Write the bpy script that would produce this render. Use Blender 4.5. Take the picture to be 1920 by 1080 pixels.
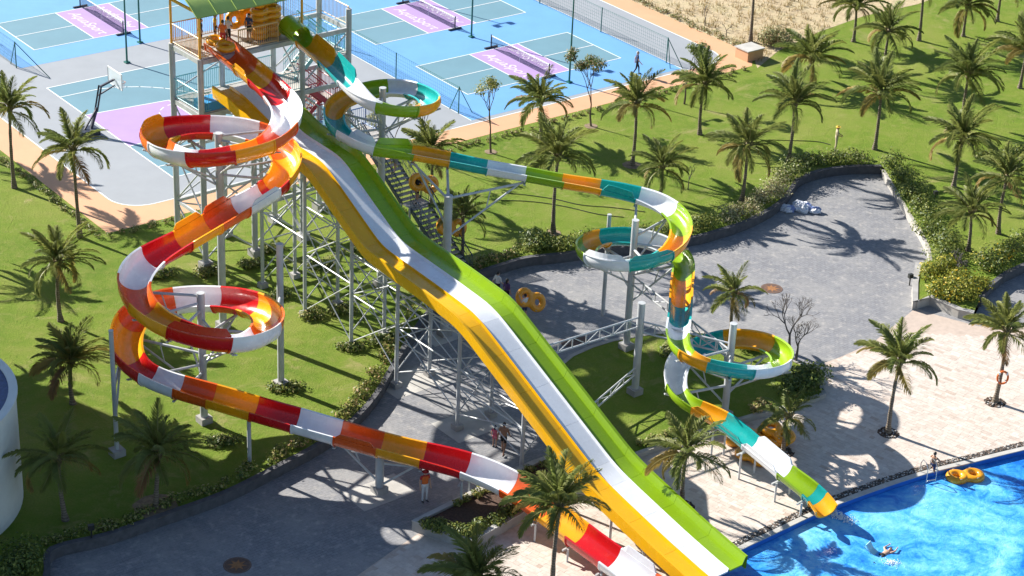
# Water park seen from above: three open flume slides, their tower, sports courts, lawns, palms and a pool.
import bpy, bmesh, math, random
import numpy as np
from mathutils import Vector, Matrix, geometry, noise
R_ = random.Random
for o in list(bpy.data.objects): bpy.data.objects.remove(o)
scn = bpy.context.scene
col = scn.collection

# ------------------------------------------------------------------ camera
F_PX, PITCH, ROLL, CAM_H = 3898.6, 0.469748, 0.04662, 51.875
_c, _s = math.cos(PITCH), math.sin(PITCH)
_up = Vector((0, _s, _c)); FWD = Vector((0, _c, -_s)); _r = Vector((1, 0, 0))
RGT = math.cos(ROLL) * _r + math.sin(ROLL) * _up
UPV = -math.sin(ROLL) * _r + math.cos(ROLL) * _up
CAM = Vector((0, 0, CAM_H))
cd = bpy.data.cameras.new('camera'); cam = bpy.data.objects.new('camera', cd); col.objects.link(cam)
cam.matrix_world = Matrix(((RGT.x, UPV.x, -FWD.x, 0), (RGT.y, UPV.y, -FWD.y, 0), (RGT.z, UPV.z, -FWD.z, CAM_H), (0, 0, 0, 1)))
cd.sensor_width = 36; cd.lens = 36 * F_PX / 1920; cd.clip_start = 1; cd.clip_end = 2000
scn.camera = cam
# ------------------------------------------------------------------ sky, sun, exposure
SUN_AZ, SUN_EL = math.radians(-32.5), math.radians(30.5)      # azimuth the light travels towards
w = bpy.data.worlds.new('World'); scn.world = w; w.use_nodes = True
nt = w.node_tree; bg = nt.nodes['Background']
sky = nt.nodes.new('ShaderNodeTexSky'); sky.sky_type = 'NISHITA'; sky.sun_disc = False; sky.dust_density = .4; sky.ozone_density = 2.0
sky.sun_elevation = SUN_EL; sky.sun_rotation = math.radians(-56)
nt.links.new(sky.outputs[0], bg.inputs[0]); bg.inputs[1].default_value = 0.064
sd = bpy.data.lights.new('sun', 'SUN'); sun = bpy.data.objects.new('sun', sd); col.objects.link(sun)
sd.energy = 5.0; sd.angle = math.radians(0.53); sd.color = (1.0, 0.95, 0.86)
LDIR = Vector((math.cos(SUN_EL) * math.cos(SUN_AZ), math.cos(SUN_EL) * math.sin(SUN_AZ), -math.sin(SUN_EL)))
sun.rotation_euler = LDIR.to_track_quat('-Z', 'Y').to_euler(); sun.location = (-60, 150, 60)
vs = scn.view_settings; vs.view_transform = 'Standard'; vs.look = 'None'; vs.gamma = 1; vs.exposure = 1.26

# ------------------------------------------------------------------ surveying: sight line -> point at a known height
def g(px, py, z=0.0):
    d = FWD + RGT * ((px - 960) / F_PX) + UPV * ((540 - py) / F_PX)
    return CAM + d * ((z - CAM_H) / d.z)
def gy(px, py, y):
    d = FWD + RGT * ((px - 960) / F_PX) + UPV * ((540 - py) / F_PX)
    return CAM + d * (y / d.y)
# court axes (u along a court, v across) and tower axes
CO = Vector((-3.5838, 130.588, 0)); _a = 0.66913
CU = Vector((math.cos(_a), math.sin(_a), 0)); CV = Vector((-CU.y, CU.x, 0))
def cuv(u, v, z=0): return CO + CU * u + CV * v + Vector((0, 0, z))
TO = Vector((-17.0, 102.9, 0)); _a = math.radians(40.3)
TU = Vector((math.cos(_a), math.sin(_a), 0)); TV = Vector((-TU.y, TU.x, 0))
def tuv(u, v, z=0): return TO + TU * u + TV * v + Vector((0, 0, z))
PATH_Z = -0.5

# ------------------------------------------------------------------ materials
MATS = {}
def nodes_of(name):
    m = bpy.data.materials.new(name); m.use_nodes = True
    t = m.node_tree; return m, t, t.nodes['Principled BSDF']
def ramp(t, fac, stops):
    n = t.nodes.new('ShaderNodeValToRGB'); e = n.color_ramp.elements
    while len(e) < len(stops): e.new(0.5)
    for k, (p, c) in enumerate(stops): e[k].position = p; e[k].color = (*c, 1)
    t.links.new(fac, n.inputs[0]); return n.outputs[0]
def nz(t, vec, scale, detail=4, rough=.55, dist=0):
    n = t.nodes.new('ShaderNodeTexNoise'); n.inputs['Scale'].default_value = scale
    n.inputs['Detail'].default_value = detail; n.inputs['Roughness'].default_value = rough; n.inputs['Distortion'].default_value = dist
    if vec is not None: t.links.new(vec, n.inputs['Vector'])
    return n.outputs['Fac']
def mixc(t, fac, a, b, mode='MIX'):
    n = t.nodes.new('ShaderNodeMix'); n.data_type = 'RGBA'; n.blend_type = mode
    for sock, v in ((n.inputs[0], fac), (n.inputs[6], a), (n.inputs[7], b)):
        if isinstance(v, bpy.types.NodeSocket): t.links.new(v, sock)
        elif isinstance(v, (int, float)): sock.default_value = v
        else: sock.default_value = (*v, 1)
    return n.outputs[2]
def mth(t, op, a, b=0.0):
    n = t.nodes.new('ShaderNodeMath'); n.operation = op
    for k, v in enumerate((a, b)):
        if isinstance(v, bpy.types.NodeSocket): t.links.new(v, n.inputs[k])
        else: n.inputs[k].default_value = v
    return n.outputs[0]
def bump(t, p, h, strength=.3, dist=.02):
    n = t.nodes.new('ShaderNodeBump'); n.inputs['Strength'].default_value = strength; n.inputs['Distance'].default_value = dist
    t.links.new(h, n.inputs['Height']); t.links.new(n.outputs[0], p.inputs['Normal'])
def wpos(t):
    return t.nodes.new('ShaderNodeNewGeometry').outputs['Position']
def M(name, c, rough=.5, metal=0, var=.12, vs=1.5, bmp=0, bs=25, coat=0, c2=None, trans=0):
    if name in MATS: return MATS[name]
    m, t, p = nodes_of(name); pos = wpos(t)
    c2 = c2 or tuple(x * (1 - var) for x in c)
    t.links.new(mixc(t, ramp(t, nz(t, pos, vs), [(.35, (0, 0, 0)), (.65, (1, 1, 1))]), c, c2), p.inputs['Base Color'])
    r2 = nz(t, pos, vs * 3.1)
    t.links.new(mth(t, 'MULTIPLY_ADD', r2, .25), p.inputs['Roughness'])
    t.nodes[-1].inputs[2].default_value = max(.02, rough - .12)
    p.inputs['Metallic'].default_value = metal; p.inputs['Coat Weight'].default_value = coat; p.inputs['Coat Roughness'].default_value = .08
    if bmp: bump(t, p, nz(t, pos, bs, 3), bmp)
    if trans:
        tr = t.nodes.new('ShaderNodeBsdfTranslucent'); mx = t.nodes.new('ShaderNodeMixShader'); mx.inputs[0].default_value = trans
        tr.inputs[0].default_value = (*c, 1)
        t.links.new(p.outputs[0], mx.inputs[1]); t.links.new(tr.outputs[0], mx.inputs[2]); t.links.new(mx.outputs[0], t.nodes['Material Output'].inputs[0])
    MATS[name] = m; return m

def mat_lawn():
    m, t, p = nodes_of('lawn_grass'); pos = wpos(t)
    a = nz(t, pos, .16, 5, .6); b = nz(t, pos, 1.3, 5, .65); d = nz(t, pos, 11, 4, .75)
    c = ramp(t, a, [(.34, (.125, .198, .026)), (.5, (.178, .248, .034)), (.64, (.25, .285, .060))])
    c = mixc(t, ramp(t, b, [(.45, (0, 0, 0)), (.72, (.85, .85, .85))]), c, (.27, .275, .075))
    c = mixc(t, ramp(t, d, [(.3, (0, 0, 0)), (.8, (.8, .8, .8))]), c, (.085, .150, .014))
    worn = nz(t, pos, .33, 7, .74, .9)
    c = mixc(t, ramp(t, worn, [(.555, (0, 0, 0)), (.70, (.7, .7, .7))]), c, (.33, .28, .13))
    t.links.new(c, p.inputs['Base Color']); p.inputs['Roughness'].default_value = .9; p.inputs['Specular IOR Level'].default_value = .1
    h = mth(t, 'ADD', nz(t, pos, 9, 5, .8), mth(t, 'MULTIPLY', b, .8))
    bump(t, p, h, 1.0, .10); return m
def mat_path():
    m, t, p = nodes_of('dark_cobble_paving'); pos = wpos(t)
    br = t.nodes.new('ShaderNodeTexBrick'); mp = t.nodes.new('ShaderNodeMapping'); mp.inputs['Rotation'].default_value = (0, 0, -.70)
    t.links.new(pos, mp.inputs[0]); t.links.new(mp.outputs[0], br.inputs['Vector'])
    br.inputs['Scale'].default_value = 1; br.inputs['Brick Width'].default_value = .34; br.inputs['Row Height'].default_value = .17; br.inputs['Mortar Size'].default_value = .008
    br.inputs['Color1'].default_value = (.185, .188, .206, 1); br.inputs['Color2'].default_value = (.225, .228, .245, 1); br.inputs['Mortar'].default_value = (.10, .102, .112, 1)
    a = nz(t, pos, .35, 6, .65); b = nz(t, pos, 2.2, 5, .7)
    c = mixc(t, ramp(t, a, [(.42, (0, 0, 0)), (.62, (.75, .75, .75))]), br.outputs[0], (.27, .265, .265))
    c = mixc(t, ramp(t, b, [(.53, (0, 0, 0)), (.68, (.85, .85, .85))]), c, (.35, .335, .32))
    c = mixc(t, ramp(t, nz(t, pos, 5, 4, .7), [(.30, (.55, .55, .55)), (.5, (0, 0, 0))]), c, (.125, .128, .142))
    t.links.new(c, p.inputs['Base Color']); p.inputs['Roughness'].default_value = .75
    bump(t, p, mth(t, 'ADD', br.outputs['Fac'], mth(t, 'MULTIPLY', b, -1.5)), .35, .012); return m
def mat_tint(name, stops, vs=3.0, rough=.7, attr='tint', stain=(.20, .16, .13), bmp=.2):
    m, t, p = nodes_of(name); pos = wpos(t)
    at = t.nodes.new('ShaderNodeAttribute'); at.attribute_name = attr
    c = ramp(t, at.outputs['Fac'], stops)
    c = mixc(t, ramp(t, nz(t, pos, .7, 6, .7), [(.58, (0, 0, 0)), (.85, (.7, .7, .7))]), c, stain)
    c = mixc(t, ramp(t, nz(t, pos, vs, 5, .7), [(.3, (.35, .35, .35)), (.6, (0, 0, 0))]), c, tuple(x * .5 for x in stops[0][1]))
    t.links.new(c, p.inputs['Base Color']); p.inputs['Roughness'].default_value = rough
    bump(t, p, nz(t, pos, 14, 4), bmp, .02); return m
def mat_sand():
    m, t, p = nodes_of('dry_sand'); pos = wpos(t)
    c = ramp(t, nz(t, pos, .5, 6, .7), [(.3, (.30, .22, .13)), (.5, (.44, .35, .22)), (.7, (.36, .31, .17))])
    c = mixc(t, ramp(t, nz(t, pos, 3, 5, .7), [(.5, (0, 0, 0)), (.75, (.8, .8, .8))]), c, (.22, .19, .09))
    t.links.new(c, p.inputs['Base Color']); p.inputs['Roughness'].default_value = .95
    bump(t, p, nz(t, pos, 4, 5), .6, .1); return m
def mat_court(name, c, dv=.07):
    m, t, p = nodes_of(name); pos = wpos(t)
    k = mixc(t, ramp(t, nz(t, pos, .45, 6, .65), [(.3, (0, 0, 0)), (.7, (1, 1, 1))]), c, tuple(x * (1 - dv * 1.6) for x in c))
    k = mixc(t, ramp(t, nz(t, pos, 2.8, 5, .75), [(.55, (0, 0, 0)), (.8, (.35, .35, .35))]), k, tuple(min(1, x * .75 + .08) for x in c))
    t.links.new(k, p.inputs['Base Color']); p.inputs['Roughness'].default_value = .65
    bump(t, p, nz(t, pos, 60, 2), .12, .005); return m
def mat_pool_floor():
    m, t, p = nodes_of('pool_floor_ripple_light'); pos = wpos(t)
    wv = nz(t, pos, .22, 5, .6, .8); f = nz(t, pos, .9, 6, .72, 1.2)
    h = mth(t, 'ADD', mth(t, 'MULTIPLY', wv, .65), mth(t, 'MULTIPLY', f, .35))
    c = ramp(t, h, [(.40, (.02, .17, .60)), (.455, (.07, .36, .78)), (.51, (.24, .64, .92)), (.62, (.42, .80, .96))])  # light and deep blue patches put sunlit ripples into the floor colour
    t.links.new(c, p.inputs['Base Color']); p.inputs['Roughness'].default_value = .6; return m
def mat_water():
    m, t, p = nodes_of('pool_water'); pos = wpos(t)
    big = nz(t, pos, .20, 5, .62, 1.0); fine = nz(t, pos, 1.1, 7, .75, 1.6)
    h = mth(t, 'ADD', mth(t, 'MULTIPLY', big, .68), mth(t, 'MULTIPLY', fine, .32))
    c = ramp(t, h, [(.40, (.012, .14, .55)), (.46, (.03, .24, .68)), (.51, (.08, .37, .76)), (.57, (.17, .50, .80)), (.70, (.33, .66, .85))])  # pale patches are ripple light and refraction painted into the opaque water colour
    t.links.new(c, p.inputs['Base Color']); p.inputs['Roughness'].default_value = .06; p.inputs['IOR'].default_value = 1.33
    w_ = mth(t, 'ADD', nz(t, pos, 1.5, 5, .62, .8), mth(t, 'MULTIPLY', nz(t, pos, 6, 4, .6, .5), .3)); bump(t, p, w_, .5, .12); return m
def mat_flume(name, c):
    m, t, p = nodes_of(name); pos = wpos(t)
    k = mixc(t, ramp(t, nz(t, pos, 1.1, 5, .7), [(.4, (0, 0, 0)), (.75, (.55, .55, .55))]), c, tuple(x * .78 + .012 for x in c))
    t.links.new(k, p.inputs['Base Color'])
    t.links.new(ramp(t, nz(t, pos, 2.4, 4), [(.3, (.14,) * 3), (.7, (.34,) * 3)]), p.inputs['Roughness'])
    p.inputs['Coat Weight'].default_value = .35; p.inputs['Coat Roughness'].default_value = .12
    tr = t.nodes.new('ShaderNodeBsdfTranslucent'); t.links.new(k, tr.inputs[0]); mx = t.nodes.new('ShaderNodeMixShader'); mx.inputs[0].default_value = .10
    t.links.new(p.outputs[0], mx.inputs[1]); t.links.new(tr.outputs[0], mx.inputs[2]); t.links.new(mx.outputs[0], t.nodes['Material Output'].inputs[0])
    return m
def mat_trunk():
    m, t, p = nodes_of('palm_trunk_bark')
    tc = t.nodes.new('ShaderNodeTexCoord').outputs['Object']
    sp = t.nodes.new('ShaderNodeSeparateXYZ'); t.links.new(tc, sp.inputs[0])
    ring = mth(t, 'SINE', mth(t, 'ADD', mth(t, 'MULTIPLY', sp.outputs[2], 48), mth(t, 'MULTIPLY', nz(t, tc, 4), 5)))
    c = ramp(t, nz(t, tc, 7, 5, .7), [(.3, (.12, .092, .066)), (.7, (.27, .225, .175))])
    c = mixc(t, ramp(t, ring, [(.0, (.55,) * 3), (.5, (0, 0, 0))]), c, (.075, .055, .04))
    t.links.new(c, p.inputs['Base Color']); p.inputs['Roughness'].default_value = .9
    bump(t, p, ring, .5, .02); return m

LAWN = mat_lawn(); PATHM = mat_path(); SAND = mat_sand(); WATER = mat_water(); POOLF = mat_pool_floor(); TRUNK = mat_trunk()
DECK = mat_tint('beige_stone_paving', [(0, (.44, .35, .29)), (.35, (.54, .465, .41)), (.7, (.58, .515, .46)), (1, (.64, .57, .50))], stain=(.47, .39, .33))
C_GREY = mat_court('court_grey', (.285, .305, .335)); C_BLUE = mat_court('court_blue', (.125, .32, .62)); C_TEAL = mat_court('court_teal', (.125, .250, .315))
C_PURP = mat_court('court_purple', (.38, .255, .52)); C_PEACH = mat_court('running_track_peach', (.60, .33, .185)); C_LINE = M('court_line_white', (.78, .80, .80), .6, var=.06)
STEEL = M('galvanised_steel', (.52, .54, .56), .45, .1, var=.22, vs=2.5); STEEL2 = M('galvanised_column', (.47, .49, .51), .5, .1, var=.2, vs=1.2)
CONC = M('concrete', (.36, .35, .34), .85, var=.25, bmp=.2); CONCL = M('pale_concrete', (.46, .445, .42), .85, var=.2, bmp=.2)
WALLD = M('dark_stone_wall', (.10, .10, .11), .8, var=.35, vs=3, bmp=.3); KERB = M('kerb_stone', (.40, .38, .35), .85, var=.25, bmp=.2)
FL = {'O': mat_flume('flume_orange_red', (.80, .125, .014)), 'A': mat_flume('flume_amber', (.92, .41, .010)), 'R': mat_flume('flume_red', (.63, .009, .012)),
      'W': mat_flume('flume_white', (.84, .86, .90)), 'G': mat_flume('flume_green', (.27, .45, .012)), 'T': mat_flume('flume_teal', (.012, .40, .38)), 'Y': mat_flume('flume_yellow', (.90, .48, .006))}
# ------------------------------------------------------------------ mesh building
class MB:
    def __init__(s): s.v = []; s.f = []; s.m = []; s.t = []
    def add(s, vs, fs, mi=0, tint=0.5):
        n = len(s.v); s.v.extend([tuple(x) for x in vs]); s.f.extend([tuple(i + n for i in q) for q in fs]); s.m.extend([mi] * len(fs)); s.t.extend([tint] * len(fs))
    def box(s, c, size, rz=0, mi=0, tint=.5, mat=None):
        x, y, z = [q / 2 for q in size]; M_ = mat if mat is not None else Matrix.Rotation(rz, 3, 'Z'); c = Vector(c)
        vs = [c + M_ @ Vector((a * x, b * y, d * z)) for a in (-1, 1) for b in (-1, 1) for d in (-1, 1)]
        s.add(vs, [(0, 1, 3, 2), (4, 6, 7, 5), (0, 4, 5, 1), (2, 3, 7, 6), (0, 2, 6, 4), (1, 5, 7, 3)], mi, tint)
    def beam(s, p0, p1, w, h, mi=0):
        p0, p1 = Vector(p0), Vector(p1); d = (p1 - p0); L = d.length
        if L < 1e-4: return
        x = d / L; up = Vector((0, 0, 1)) if abs(x.z) < .95 else Vector((0, 1, 0)); y = up.cross(x).normalized(); z = x.cross(y)
        s.box((p0 + p1) / 2, (L, w, h), mi=mi, mat=Matrix((x, y, z)).transposed())
    def cyl(s, p0, p1, r0, r1=None, n=10, mi=0, caps=True):
        r1 = r0 if r1 is None else r1; s.tube([p0, p1], [r0, r1], n, mi, caps)
    def tube(s, pts, rad, n=8, mi=0, caps=True, closed=False):
        pts = [Vector(p) for p in pts]; k = len(pts)
        if not hasattr(rad, '__len__'): rad = [rad] * k
        vs = []; prev = None
        for i, p in enumerate(pts):
            if closed: t = pts[(i + 1) % k] - pts[i - 1]
            else: t = pts[min(i + 1, k - 1)] - pts[max(i - 1, 0)]
            t.normalize()
            if prev is None: a = t.orthogonal().normalized()
            else:
                a = prev - t * prev.dot(t); a.normalize()
            prev = a; b = t.cross(a)
            for j in range(n):
                an = 2 * math.pi * j / n; vs.append(p + (a * math.cos(an) + b * math.sin(an)) * rad[i])
        fs = []
        for i in range(k if closed else k - 1):
            i2 = (i + 1) % k
            for j in range(n): fs.append((i * n + j, i * n + (j + 1) % n, i2 * n + (j + 1) % n, i2 * n + j))
        if caps and not closed: fs.append(tuple(reversed(range(n)))); fs.append(tuple((k - 1) * n + j for j in range(n)))
        s.add(vs, fs, mi)
    def poly(s, pts, z=None, mi=0, holes=(), tint=.5):
        loops = [[Vector((p[0], p[1], z if z is not None else p[2])) for p in L] for L in (pts, *holes)]
        tris = geometry.tessellate_polygon([[Vector((q.x, q.y, 0)) for q in L] for L in loops])
        vs = [q for L in loops for q in L]; out = []
        for a, b, c in tris:
            n = (vs[b] - vs[a]).cross(vs[c] - vs[a]); out.append((a, b, c) if n.z > 0 else (a, c, b))
        s.add(vs, out, mi, tint)
    def skirt(s, pts, z0, z1, mi=0):
        n = len(pts); vs = [(p[0], p[1], z0) for p in pts] + [(p[0], p[1], z1) for p in pts]
        s.add(vs, [(i, (i + 1) % n, n + (i + 1) % n, n + i) for i in range(n)], mi)
    def sphere(s, c, r, n=10, m=7, mi=0, sc=(1, 1, 1)):
        c = Vector(c); vs = [c + Vector((0, 0, -r * sc[2]))]; fs = []
        for i in range(1, m):
            ph = -math.pi / 2 + math.pi * i / m
            for j in range(n): an = 2 * math.pi * j / n; vs.append(c + Vector((r * sc[0] * math.cos(ph) * math.cos(an), r * sc[1] * math.cos(ph) * math.sin(an), r * sc[2] * math.sin(ph))))
        vs.append(c + Vector((0, 0, r * sc[2]))); top = len(vs) - 1
        for j in range(n): fs.append((0, 1 + (j + 1) % n, 1 + j)); fs.append((top, 1 + (m - 2) * n + j, 1 + (m - 2) * n + (j + 1) % n))
        for i in range(m - 2):
            for j in range(n): a = 1 + i * n; fs.append((a + j, a + (j + 1) % n, a + n + (j + 1) % n, a + n + j))
        s.add(vs, fs, mi)
    def mesh(s, name, mats, smooth=False, org=(0, 0, 0), tint=False):
        me = bpy.data.meshes.new(name); ox, oy, oz = org
        me.from_pydata([(x - ox, y - oy, z - oz) for x, y, z in s.v], [], s.f)
        for m in (mats if isinstance(mats, (list, tuple)) else [mats]): me.materials.append(m)
        if any(s.m): me.polygons.foreach_set('material_index', s.m)
        if tint:
            at = me.attributes.new('tint', 'FLOAT', 'FACE'); at.data.foreach_set('value', s.t)
        if smooth:
            me.polygons.foreach_set('use_smooth', [True] * len(s.f)); me.update(); me.set_sharp_from_angle(angle=math.radians(42))
        me.update(); return me
    def build(s, name, mats, parent=None, smooth=False, tint=False):
        org = root_loc(parent)
        return link(name, s.mesh(name, mats, smooth, org, tint), parent)
def root_loc(o):
    v = Vector((0, 0, 0))
    while o is not None: v = v + o.location; o = o.parent
    return v
def link(name, data, parent=None):
    o = bpy.data.objects.new(name, data); col.objects.link(o); o.parent = parent; return o
def tag(o, label=None, cat=None, group=None, kind=None):
    if label: o['label'] = label
    if cat: o['category'] = cat
    if group: o['group'] = group
    if kind: o['kind'] = kind
    return o
def thing(name, label, cat, loc, group=None):
    o = link(name, None); o.location = loc; o.empty_display_size = .3; return tag(o, label, cat, group)
def copy_tree(o, parent=None):
    c = o.copy(); col.objects.link(c); c.parent = parent
    for ch in o.children: copy_tree(ch, c)
    return c
def smooth_closed(pts, it=1):
    return pts
def catmull(pts, n=6):
    P = [Vector(p) for p in pts]; out = []
    for i in range(len(P) - 1):
        a, b, c, d = P[max(i - 1, 0)], P[i], P[i + 1], P[min(i + 2, len(P) - 1)]
        for k in range(n):
            t = k / n; out.append(.5 * ((2 * b) + (c - a) * t + (2 * a - 5 * b + 4 * c - d) * t * t + (3 * b - a - 3 * c + d) * t ** 3))
    out.append(P[-1]); return out
def inside(p, poly):
    x, y = p[0], p[1]; r = False; j = len(poly) - 1
    for i in range(len(poly)):
        xi, yi, xj, yj = poly[i][0], poly[i][1], poly[j][0], poly[j][1]
        if (yi > y) != (yj > y) and x < (xj - xi) * (y - yi) / (yj - yi) + xi: r = not r
        j = i
    return r

# ------------------------------------------------------------------ the ground
wall_top = catmull([g(x, y) for x, y in [(70, 1140), (88, 1075), (97, 1030), (200, 1003), (300, 968), (420, 925), (520, 875), (600, 832), (665, 785), (705, 740), (735, 690), (765, 640), (800, 590),
     (850, 540), (893, 513), (940, 497), (985, 484), (1040, 478), (1120, 468), (1200, 460), (1300, 445), (1350, 432), (1400, 415), (1440, 395), (1468, 375), (1485, 352), (1502, 333), (1545, 319), (1600, 312), (1652, 312)]], 4)
wall_top2 = [g(x, y) for x, y in [(1658, 316), (1680, 352), (1705, 395), (1730, 435), (1745, 465), (1748, 488), (1722, 494), (1716, 530), (1716, 566), (1745, 556), (1800, 580), (1826, 586), (1838, 560), (1856, 535), (1885, 512), (1920, 496), (1980, 478), (2080, 470)]]
wall_top3 = [g(x, y) for x, y in [(2500, 560), (2700, 1500), (1200, 2100), (-60, 1700)]]
basin = wall_top + wall_top2 + wall_top3
mb = MB(); S = 260
mb.poly([(-S, -20, 0), (S, -20, 0), (S, 2 * S, 0), (-S, 2 * S, 0)], 0, holes=[basin])
tag(mb.build('lawn', LAWN), kind='structure')
pool_edge = catmull([g(x, y, PATH_Z) for x, y in [(1120, 1200), (1210, 1138), (1300, 1083), (1385, 1035), (1470, 994), (1560, 952), (1650, 918), (1740, 889), (1830, 867), (1920, 845), (2050, 815), (2250, 785), (2500, 760)]], 4)
pool_poly = pool_edge + [g(2560, 1250, PATH_Z), g(1120, 1420, PATH_Z)]
mb = MB(); mb.poly(basin, PATH_Z, holes=[pool_poly]); tag(mb.build('cobbled_path', PATHM), kind='structure')
deck_poly = [g(x, y, PATH_Z) for x, y in [(1716, 578), (1680, 608), (1640, 640), (1580, 668), (1520, 690), (1450, 735), (1360, 780), (1270, 823), (1185, 853), (1100, 878), (1000, 918), (900, 948), (830, 970), (740, 1030), (665, 1083), (560, 1170), (400, 1500), (1100, 1460)]] + pool_edge + \
    [g(x, y, PATH_Z) for x, y in [(2480, 700), (2100, 600), (1920, 606), (1835, 612), (1760, 592)]]
deck_sheet = MB(); deck_sheet.poly(deck_poly, PATH_Z + .004); deck_o = tag(deck_sheet.build('pool_deck', DECK), kind='structure')
deck_o.data.attributes.new('tint', 'FLOAT', 'FACE').data.foreach_set('value', [.1] * len(deck_o.data.polygons))
rng = R_(4); mb = MB()                                     # stone slabs of the deck, laid in staggered courses
dxs = [p.x for p in deck_poly]; dys = [p.y for p in deck_poly]
a = math.radians(-38); du, dv = Vector((math.cos(a), math.sin(a), 0)), Vector((-math.sin(a), math.cos(a), 0)); oc = Vector((8, 82, PATH_Z))
for j in range(-105, 120):
    x = -34 + rng.random() * .6
    while x < 34:
        L = rng.choice((.24, .34, .44, .56)); c = oc + du * (x + L / 2) + dv * (j * .24)
        if abs(c.x - 8) < 24 and 70 < c.y < 100 and all(inside(c + du * e * L / 2 + dv * f * .12, deck_poly) for e in (-1, 1) for f in (-1, 1)):
            h = .006 + rng.random() * .006; p = [c + du * (e * (L / 2 - .004)) + dv * (f * .117) for e, f in ((-1, -1), (1, -1), (1, 1), (-1, 1))]
            zt = PATH_Z + .008 + h
            mb.add([(q.x, q.y, PATH_Z) for q in p] + [(q.x, q.y, zt) for q in p], [(4, 5, 6, 7), (0, 1, 5, 4), (1, 2, 6, 5), (2, 3, 7, 6), (3, 0, 4, 7)], 0, min(1, max(0, rng.gauss(.55, .2))))
        x += L
so = mb.build('paving_slabs', DECK, deck_o, tint=True); tag(so, 'beige stone paving slabs', kind='stuff')

# retaining walls round the lawn: a strip wall with a coping
def strip_wall(pts, z0, z1, th, name, mat, label=None, cat='wall', cope=None, closed=False):
    root = None; n = len(pts); L = []; Rr = []
    for i, p in enumerate(pts):
        t = (pts[(i + 1) % n] - pts[i - 1]) if closed else pts[min(i + 1, n - 1)] - pts[max(i - 1, 0)]
        t = Vector((t.x, t.y, 0)).normalized(); q = Vector((-t.y, t.x, 0)); L.append(p + q * th / 2); Rr.append(p - q * th / 2)
    def ring(L, Rr, a, b):
        m = MB(); vs = []
        for l, r in zip(L, Rr): vs += [(l.x, l.y, a), (r.x, r.y, a), (r.x, r.y, b), (l.x, l.y, b)]
        fs = []
        for i in range(n if closed else n - 1):
            A, B = i * 4, ((i + 1) % n) * 4
            for k in range(4): fs.append((A + k, A + (k + 1) % 4, B + (k + 1) % 4, B + k))
        if not closed: fs += [(3, 2, 1, 0), tuple((n - 1) * 4 + k for k in range(4))]
        m.add(vs, fs); return m
    o = thing(name, label, cat, (pts[0].x, pts[0].y, z0)) if label else None
    w_ = ring(L, Rr, z0, z1).build('wall_body', mat, o)
    if cope:
        L2 = [(l - r).normalized() * .03 + l for l, r in zip(L, Rr)]; R2 = [(r - l).normalized() * .03 + r for l, r in zip(L, Rr)]
        ring(L2, R2, z1, z1 + .05).build('coping', cope, o)
    return o
strip_wall(wall_top[:56], PATH_Z - .1, .02, .22, 'retaining_wall', WALLD, 'low dark stone wall curving along the left lawn edge under the slides', cope=WALLD)
strip_wall(wall_top[56:], PATH_Z - .1, .02, .22, 'retaining_wall', WALLD, 'low dark stone wall round the far side of the cobbled path', cope=WALLD)
strip_wall(wall_top2[:6], PATH_Z - .1, -.06, .3, 'kerb', KERB, 'pale stone kerb between cobbled path and flowering hedge', 'kerb')
strip_wall(wall_top2[6:12], PATH_Z - .1, .0, .28, 'planter_wall', KERB, 'pale low wall around the yellow flowering bush', cope=CONC)
strip_wall(wall_top2[12:], PATH_Z - .1, .0, .22, 'retaining_wall', WALLD, 'low dark stone wall behind the flowering bush beside the shaded path', cope=WALLD)

# planted islands
isl = [g(x, y, -.25) for x, y in [(1045, 690), (1072, 667), (1110, 650), (1150, 638), (1200, 629), (1260, 622), (1320, 624), (1400, 640), (1470, 668), (1530, 695), (1545, 738), (1490, 758), (1420, 776), (1340, 800), (1270, 823), (1188, 852), (1150, 830), (1090, 760)]]
mb = MB(); mb.poly(isl, -.25); tag(mb.build('lawn_island', LAWN), kind='structure')
strip_wall(isl, PATH_Z - .1, -.22, .24, 'kerb', KERB, 'pale stone kerb around the small lawn island under the teal slide', 'kerb', closed=True)
pl = [g(x, y, 0) for x, y in [(778, 978), (883, 1014), (985, 955), (1072, 884), (1050, 850), (1000, 868), (905, 915)]]
SOIL = M('brown_mulch', (.105, .06, .042), .95, var=.5, vs=9, bmp=.8, bs=30)
mb = MB(); mb.poly(pl, -.1); tag(mb.build('planting_bed', SOIL), kind='structure')
strip_wall(pl, PATH_Z - .1, .0, .26, 'planter_wall', CONC, 'grey planter wall with mulch and leafy shrubs beside the orange slide', closed=True, cope=CONCL)

# pool
def offset(pts, d):
    out = []
    for i, p in enumerate(pts):
        t = pts[min(i + 1, len(pts) - 1)] - pts[max(i - 1, 0)]; t.normalize(); out.append(p + Vector((t.y, -t.x, 0)) * d)
    return out
PW, PB = -.72, -1.9
mb = MB()
band = offset(pool_edge, 1.5); n = len(pool_edge)
vs = [(p.x, p.y, PATH_Z) for p in pool_edge] + [(p.x, p.y, -1.3) for p in offset(pool_edge, .05)] + [(p.x, p.y, PB + .003) for p in band]
mb.add(vs, [(k * n + i, k * n + i + 1, (k + 1) * n + i + 1, (k + 1) * n + i) for k in range(2) for i in range(n - 1)], 0)
tag(mb.build('pool_side', M('pool_blue_tiles', (.018, .16, .62), .4, var=.18, vs=1.2)), kind='structure')
mb = MB(); mb.poly(offset(pool_edge, .3) + pool_poly[-2:], PB); tag(mb.build('pool_floor', POOLF), kind='structure')
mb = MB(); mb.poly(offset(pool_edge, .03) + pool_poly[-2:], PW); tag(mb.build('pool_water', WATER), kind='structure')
strip_wall(offset(pool_edge, -.14), PATH_Z - .05, PATH_Z + .05, .28, 'pool_coping', CONCL, 'pale stone coping along the curved pool edge', 'coping')
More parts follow.
